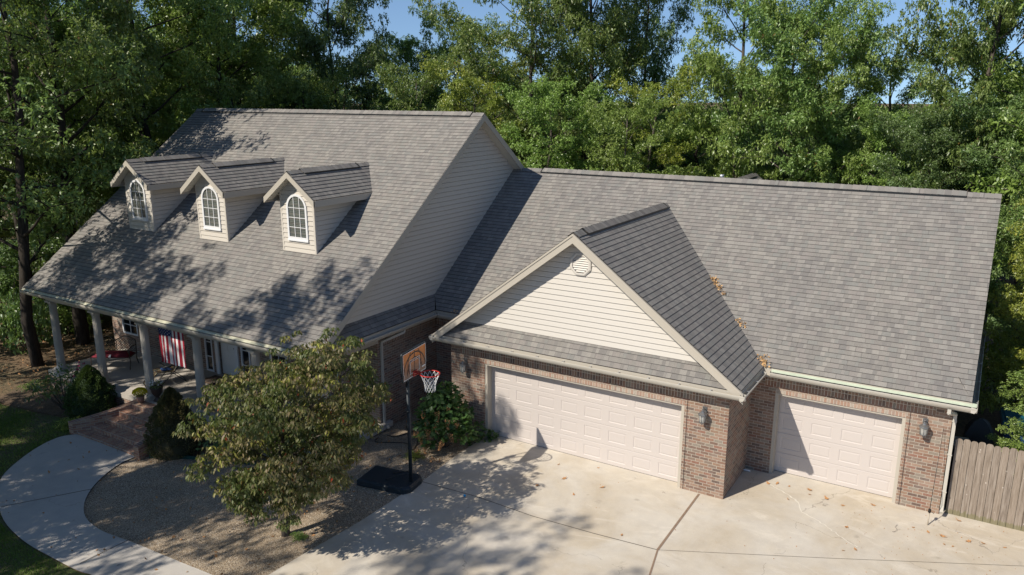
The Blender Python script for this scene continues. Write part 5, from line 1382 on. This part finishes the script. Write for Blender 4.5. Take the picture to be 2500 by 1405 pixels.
for k in range(6):
    for j in range(6):
        q = lambda a, b: (-.2 + .36 * a, -.36 + .3 * b, .465 + .07 * math.sin(math.pi * a) * math.sin(math.pi * b))
        pl_.face([q(k / 6, j / 6), q((k + 1) / 6, j / 6), q((k + 1) / 6, (j + 1) / 6), q(k / 6, (j + 1) / 6)], None, 0, True)
cu = pl_.build('seat_pillow', plain('blue_pillow', (.03, .07, .2), .9), None); cu.matrix_world = rc_.matrix_basis.copy(); tag(cu, 'small blue pillow lying on the striped recliner', 'pillow'); cu.name = 'pillow'

def pot_plant(name, x, y, z, label, prof, pmat, leafy, flowers, fmat, seed, h, leafmat='leaf_a', cat='potted plant', dome=None):
    e = empty(name, (x, y, z), 0, label, cat); mb = MB(); mb.lathe((0, 0, 0), prof, 20); mb.lathe((0, 0, 0), [(prof[-1][0] * .9, prof[-1][1] - .02), (0, prof[-1][1] - .02)], 20); mb.build('pot', M[pmat], e)
    rs = np.random.RandomState(seed); Q, u = clump_leaves([(0, 0, h, leafy)], rs, 4500, 1, .045, .03, flat=.7)
    link(bpy.data.objects.new('foliage', quads_mesh('foliage', Q, rs, M[leafmat], u)), e)
    pts = []
    for k in range(flowers):
        a = k * 2.399; f = (k + .5) / flowers; zz = 1 - f * .95; r = math.sqrt(1 - zz * zz) * leafy
        pts.append((math.cos(a) * r, math.sin(a) * r, h + zz * leafy * .72 + .01))
    blooms('bloom', pts, .026 if flowers > 30 else .045, fmat, e, seed, 8)
    return e
pot_plant('mum_pot', -17.15, -5.36, .04, 'round yellow chrysanthemum in a small clay pot at the top of the steps', [(.0, 0), (.09, 0), (.12, .17), (.125, .19)], 'terracotta', .21, 420, 'flower_y', 4, .27, 'leaf_y')
pot_plant('urn_planter', -16.86, -4.98, 0, 'brown footed urn with white flowers beside the yellow chrysanthemum', [(.0, 0), (.13, 0), (.13, .03), (.07, .08), (.055, .13), (.09, .17), (.16, .27), (.18, .40), (.20, .43), (.19, .45)], 'urn', .20, 16, 'flower_w', 6, .52, 'leaf_a')
dm = empty('doormat', (-16.75, -2.88, 0), 0, 'dark rectangular doormat in front of the white entry door', 'doormat')
mb = MB(); mb.box((-.48, -.34, .001), (.48, .34, .014)); mb.build('mat', plain('coir_dark', (.05, .035, .028), .95, var=.3, scale=60), dm)
mb = MB()
for a in (((-.44, -.30), (.44, -.27)), ((-.44, .27), (.44, .30)), ((-.44, -.27), (-.41, .27)), ((.41, -.27), (.44, .27))): mb.box((a[0][0], a[0][1], .0145), (a[1][0], a[1][1], .0175))
mb.build('border', plain('coir_tan', (.2, .14, .09), .95), dm)

# ------------------------------------------------------------------ small things
def mesh_thing(mb, name, mat, label, cat, group=None, loc=(0, 0, 0)):
    o = mb.build(name, M[mat]); o.location = loc; return tag(o, label, cat, group)
mb = MB(); mb.lathe((0, 0, 0), [(0.001, -.033)] + [(.033 * math.cos(t), .033 * math.sin(t)) for t in [-1.2, -.8, -.4, 0, .4, .8, 1.2]] + [(.001, .033)], 14); mesh_thing(mb, 'rubber_ball', 'ball', 'small bright blue ball lying on the shaded driveway', 'ball', loc=(-5.24, -4.98, .047))
mb = MB(); p = smooth_path([(-9.45, -3.2, -.14), (-9.3, -3.5, -.13), (-8.8, -3.4, -.10), (-8.3, -3.3, -.03), (-7.9, -3.6, .0), (-8.2, -3.0, .0), (-8.8, -2.6, -.05), (-9.2, -2.2, -.1), (-8.6, -1.9, -.05), (-8.9, -2.9, -.08), (-9.3, -3.0, -.12)], 6); mb.tube([(q[0], q[1], thf(q[0], q[1]) + .018) for q in p], .011, 6); mesh_thing(mb, 'garden_hose', 'hose', 'black garden hose lying on the gravel by the downspout', 'hose')
mb = MB(); p = smooth_path([(-14.75, -6.80, 0), (-14.3, -6.5, 0), (-13.85, -6.31, 0), (-13.2, -6.05, 0), (-12.5, -5.88, 0), (-11.5, -5.78, 0), (-10.4, -5.72, 0)], 6)
for a, b in zip(p[:-1], p[1:]):
    za, zb = thf(a[0], a[1]), thf(b[0], b[1]); d = (Vector(b) - Vector(a)).normalized(); n = Vector((-d.y, d.x, 0)) * .018
    mb.obox(((a[0] + b[0]) / 2, (a[1] + b[1]) / 2, (za + zb) / 2 + .045), (d * ((Vector(b) - Vector(a)).length / 2)), n, (0, 0, .05))
mesh_thing(mb, 'bed_edging', 'edging', 'dark green edging strip along the gravel bed', 'edging')
mb = MB(); mb.tube([(0, 0, .02), (.03, .10, .03), (-.02, .22, .02), (.01, .33, .025)], .004, 5); mb.tube([(.03, .1, .03), (.09, .15, .03)], .003, 4); mb.tube([(0, 0, .02), (-.05, -.03, .02)], .005, 5); mesh_thing(mb, 'twig', 'bark_pale', 'thin forked twig on the concrete in front of the single garage door', 'twig', loc=(3.62, -1.36, .01))

def leaf_mesh(seed):
    rr = random.Random(seed); mb = MB(); n = 12; pts = []
    for k in range(n):
        a = 2 * math.pi * k / n; r = (.065 if k % 2 == 0 else .035) * rr.uniform(.8, 1.2) * (1.25 if abs(math.cos(a)) > .7 else .8)
        pts.append((r * math.cos(a), r * math.sin(a), .008 + .03 * (r / .065) ** 2 * rr.uniform(.1, 1)))
    for k in range(n): mb.face([(0, 0, .006), pts[k], pts[(k + 1) % n]])
    mb.tube([(.06, 0, .01), (.10, .01, .02)], .002, 3, caps=False, smooth=False)
    o = mb.build('fallen_leaf', M['dead']); me = o.data; bpy.data.objects.remove(o); return me
LM = [leaf_mesh(s) for s in range(5)]
LV = [(.71, -.56), (.9, -.44), (1.18, -.44), (1.64, -.37), (1.69, -.6), (2.07, -.6), (2.45, -.74), (1.31, -1.11), (3.05, -.35), (2.69, -1.7), (3.94, -.95), (4.24, -.98), (4.51, -1.01), (4.57, -1.35), (4.73, -1.34), (5.0, -.95), (5.27, -.87), (4.77, -.1), (5.66, -.82), (2.79, -2.71), (3.0, -2.54), (-1.39, -4.58), (-3.19, -1.98), (-3.66, -2.95), (-4.05, -3.61), (-3.09, -3.54), (-2.66, -2.86), (-4.14, -2.35)]
rr = random.Random(31)
for i, (x, y) in enumerate(LV):
    o = bpy.data.objects.new('fallen_leaf', LM[i % 5]); COL.objects.link(o); o.location = (x, y, .015); o.rotation_euler = (rr.uniform(-.2, .2), rr.uniform(-.2, .2), rr.uniform(0, 6.28)); k = rr.uniform(.45, .95); o.scale = (k, k, k)
    tag(o, 'dry brown oak leaf lying on the sunlit driveway' if x > 0 else 'dry brown oak leaf lying on the driveway before the double garage door', 'leaf', 'dry leaves on the driveway')
def litter(name, pts, spread, n, mat, size, seed, normal=None):
    rs = np.random.RandomState(seed); P = []
    for (p, k, s) in pts:
        q = np.array(p) + rs.normal(0, 1, (k, 3)) * np.array(s); P.append(q)
    P = np.concatenate(P); D = rs.normal(0, 1, P.shape); Q = leaf_quads(P, D, rs, size, size * .65, 0, roll=1.2)
    o = link(bpy.data.objects.new(name, quads_mesh(name, Q, rs, M[mat]))); return tag(o, kind='stuff')
vall = lambda x: (x, gy(GA - gs * (x - XC)) , GA - gs * (x - XC))
vp = []
for t0, k in ((-1.66, 45), (-1.55, 40), (-1.42, 40), (-1.3, 25), (-.62, 22), (-.52, 26), (.18, 40), (.25, 50), (.33, 26)):
    x, y, z = vall(t0); vp.append(((x + .02, y + .03, z + .05), k, (.05, .05, .03)))
litter('valley_leaf_drift', vp, 0, 0, 'dead_pale', .075, 8)
litter('corner_leaf_drift', [((XL - .42, -.42, 2.86), 30, (.12, .04, .02)), ((-9.0, -.30, 2.93), 12, (.25, .1, .02)), ((-2.55, 5.6, 6.35), 30, (.1, .1, .05))], 0, 0, 'dead_pale', .08, 9)
rs = np.random.RandomState(44); sc = [((rs.uniform(2.5, 7), rs.uniform(-2.5, .05) , .018), 1, (.0, .0, 0)) for _ in range(150)] + [((rs.uniform(-5, 4), rs.uniform(-4.5, -.3) if rs.rand() < .2 else rs.uniform(-4.5, -2.1), .018), 1, (0, 0, 0)) for _ in range(60)]
o = litter('leaf_crumbs', sc, 0, 0, 'dead', .03, 10)
rs = np.random.RandomState(45); sc = []
for _ in range(2600):
    x, y = rs.uniform(-34, -23.5), rs.uniform(-8, 6)
    sc.append(((x, y, thf(x, y) + .02), 1, (0, 0, .006)))
for _ in range(500):
    x, y = rs.uniform(-18, -7), rs.uniform(-11, -2); sc.append(((x, y, thf(x, y) + .02), 1, (0, 0, .004)))
litter('ground_leaf_litter', sc, 0, 0, 'dead', .09, 11)

# grass blades over the lawn
def grass():
    rs = np.random.RandomState(2); lawn = [(-16.0, -10.25), (-14.64, -10.8), (-13.36, -11.02), (-12.01, -11.12), (-10.66, -11.25), (-9, -11.4), (-9.5, -16), (-26, -16), (-26, -7.6), (-23, -7.0), (-20.5, -6.7), (-18.6, -6.2), (-18.3, -6.9), (-18.32, -7.38), (-18.15, -8.05), (-17.7, -8.9), (-17.05, -9.68)]
    X = rs.uniform(-26, -9, 420000); Y = rs.uniform(-15, -6.2, 420000); ins = np.zeros(len(X), bool); n = len(lawn)
    for i in range(n):
        (x0, y0), (x1, y1) = lawn[i], lawn[(i + 1) % n]
        c = ((y0 > Y) != (y1 > Y)) & (X < (x1 - x0) * (Y - y0) / (y1 - y0 + 1e-12) + x0); ins ^= c
    den = .62 + .38 * np.sin(X * .9 + 1.3) * np.cos(Y * 1.3 + X * .4) + .25 * np.sin(X * 3.1 + Y * 2.2); sparse = np.clip((Y + 9) / 3.0, 0, 1) * .45
    ins &= rs.uniform(0, 1, len(X)) < den - sparse
    X, Y = X[ins], Y[ins]; m = len(X); P = np.stack([X, Y, th(X, Y)], 1); D = rs.normal(0, .45, (m, 3)) + np.array([0, 0, 1.0])
    D /= np.linalg.norm(D, axis=1, keepdims=True); L = rs.uniform(.035, .085, m)[:, None]; sd_ = np.cross(D, rs.normal(0, 1, (m, 3))); sd_ /= np.linalg.norm(sd_, axis=1, keepdims=True); W = .006
    V = np.stack([P - sd_ * W, P + sd_ * W, P + D * L], 1).reshape(-1, 3); F = np.arange(m * 3).reshape(m, 3); u = np.clip(.45 + .25 * np.sin(X * 1.7) * np.cos(Y * 2.1) + rs.normal(0, .2, m), 0, 1)
    UV = np.repeat(np.stack([u, u], 1)[:, None, :], 3, 1); tag(np_mesh('grass', V, F, UV, M['grass']), kind='stuff')
grass()
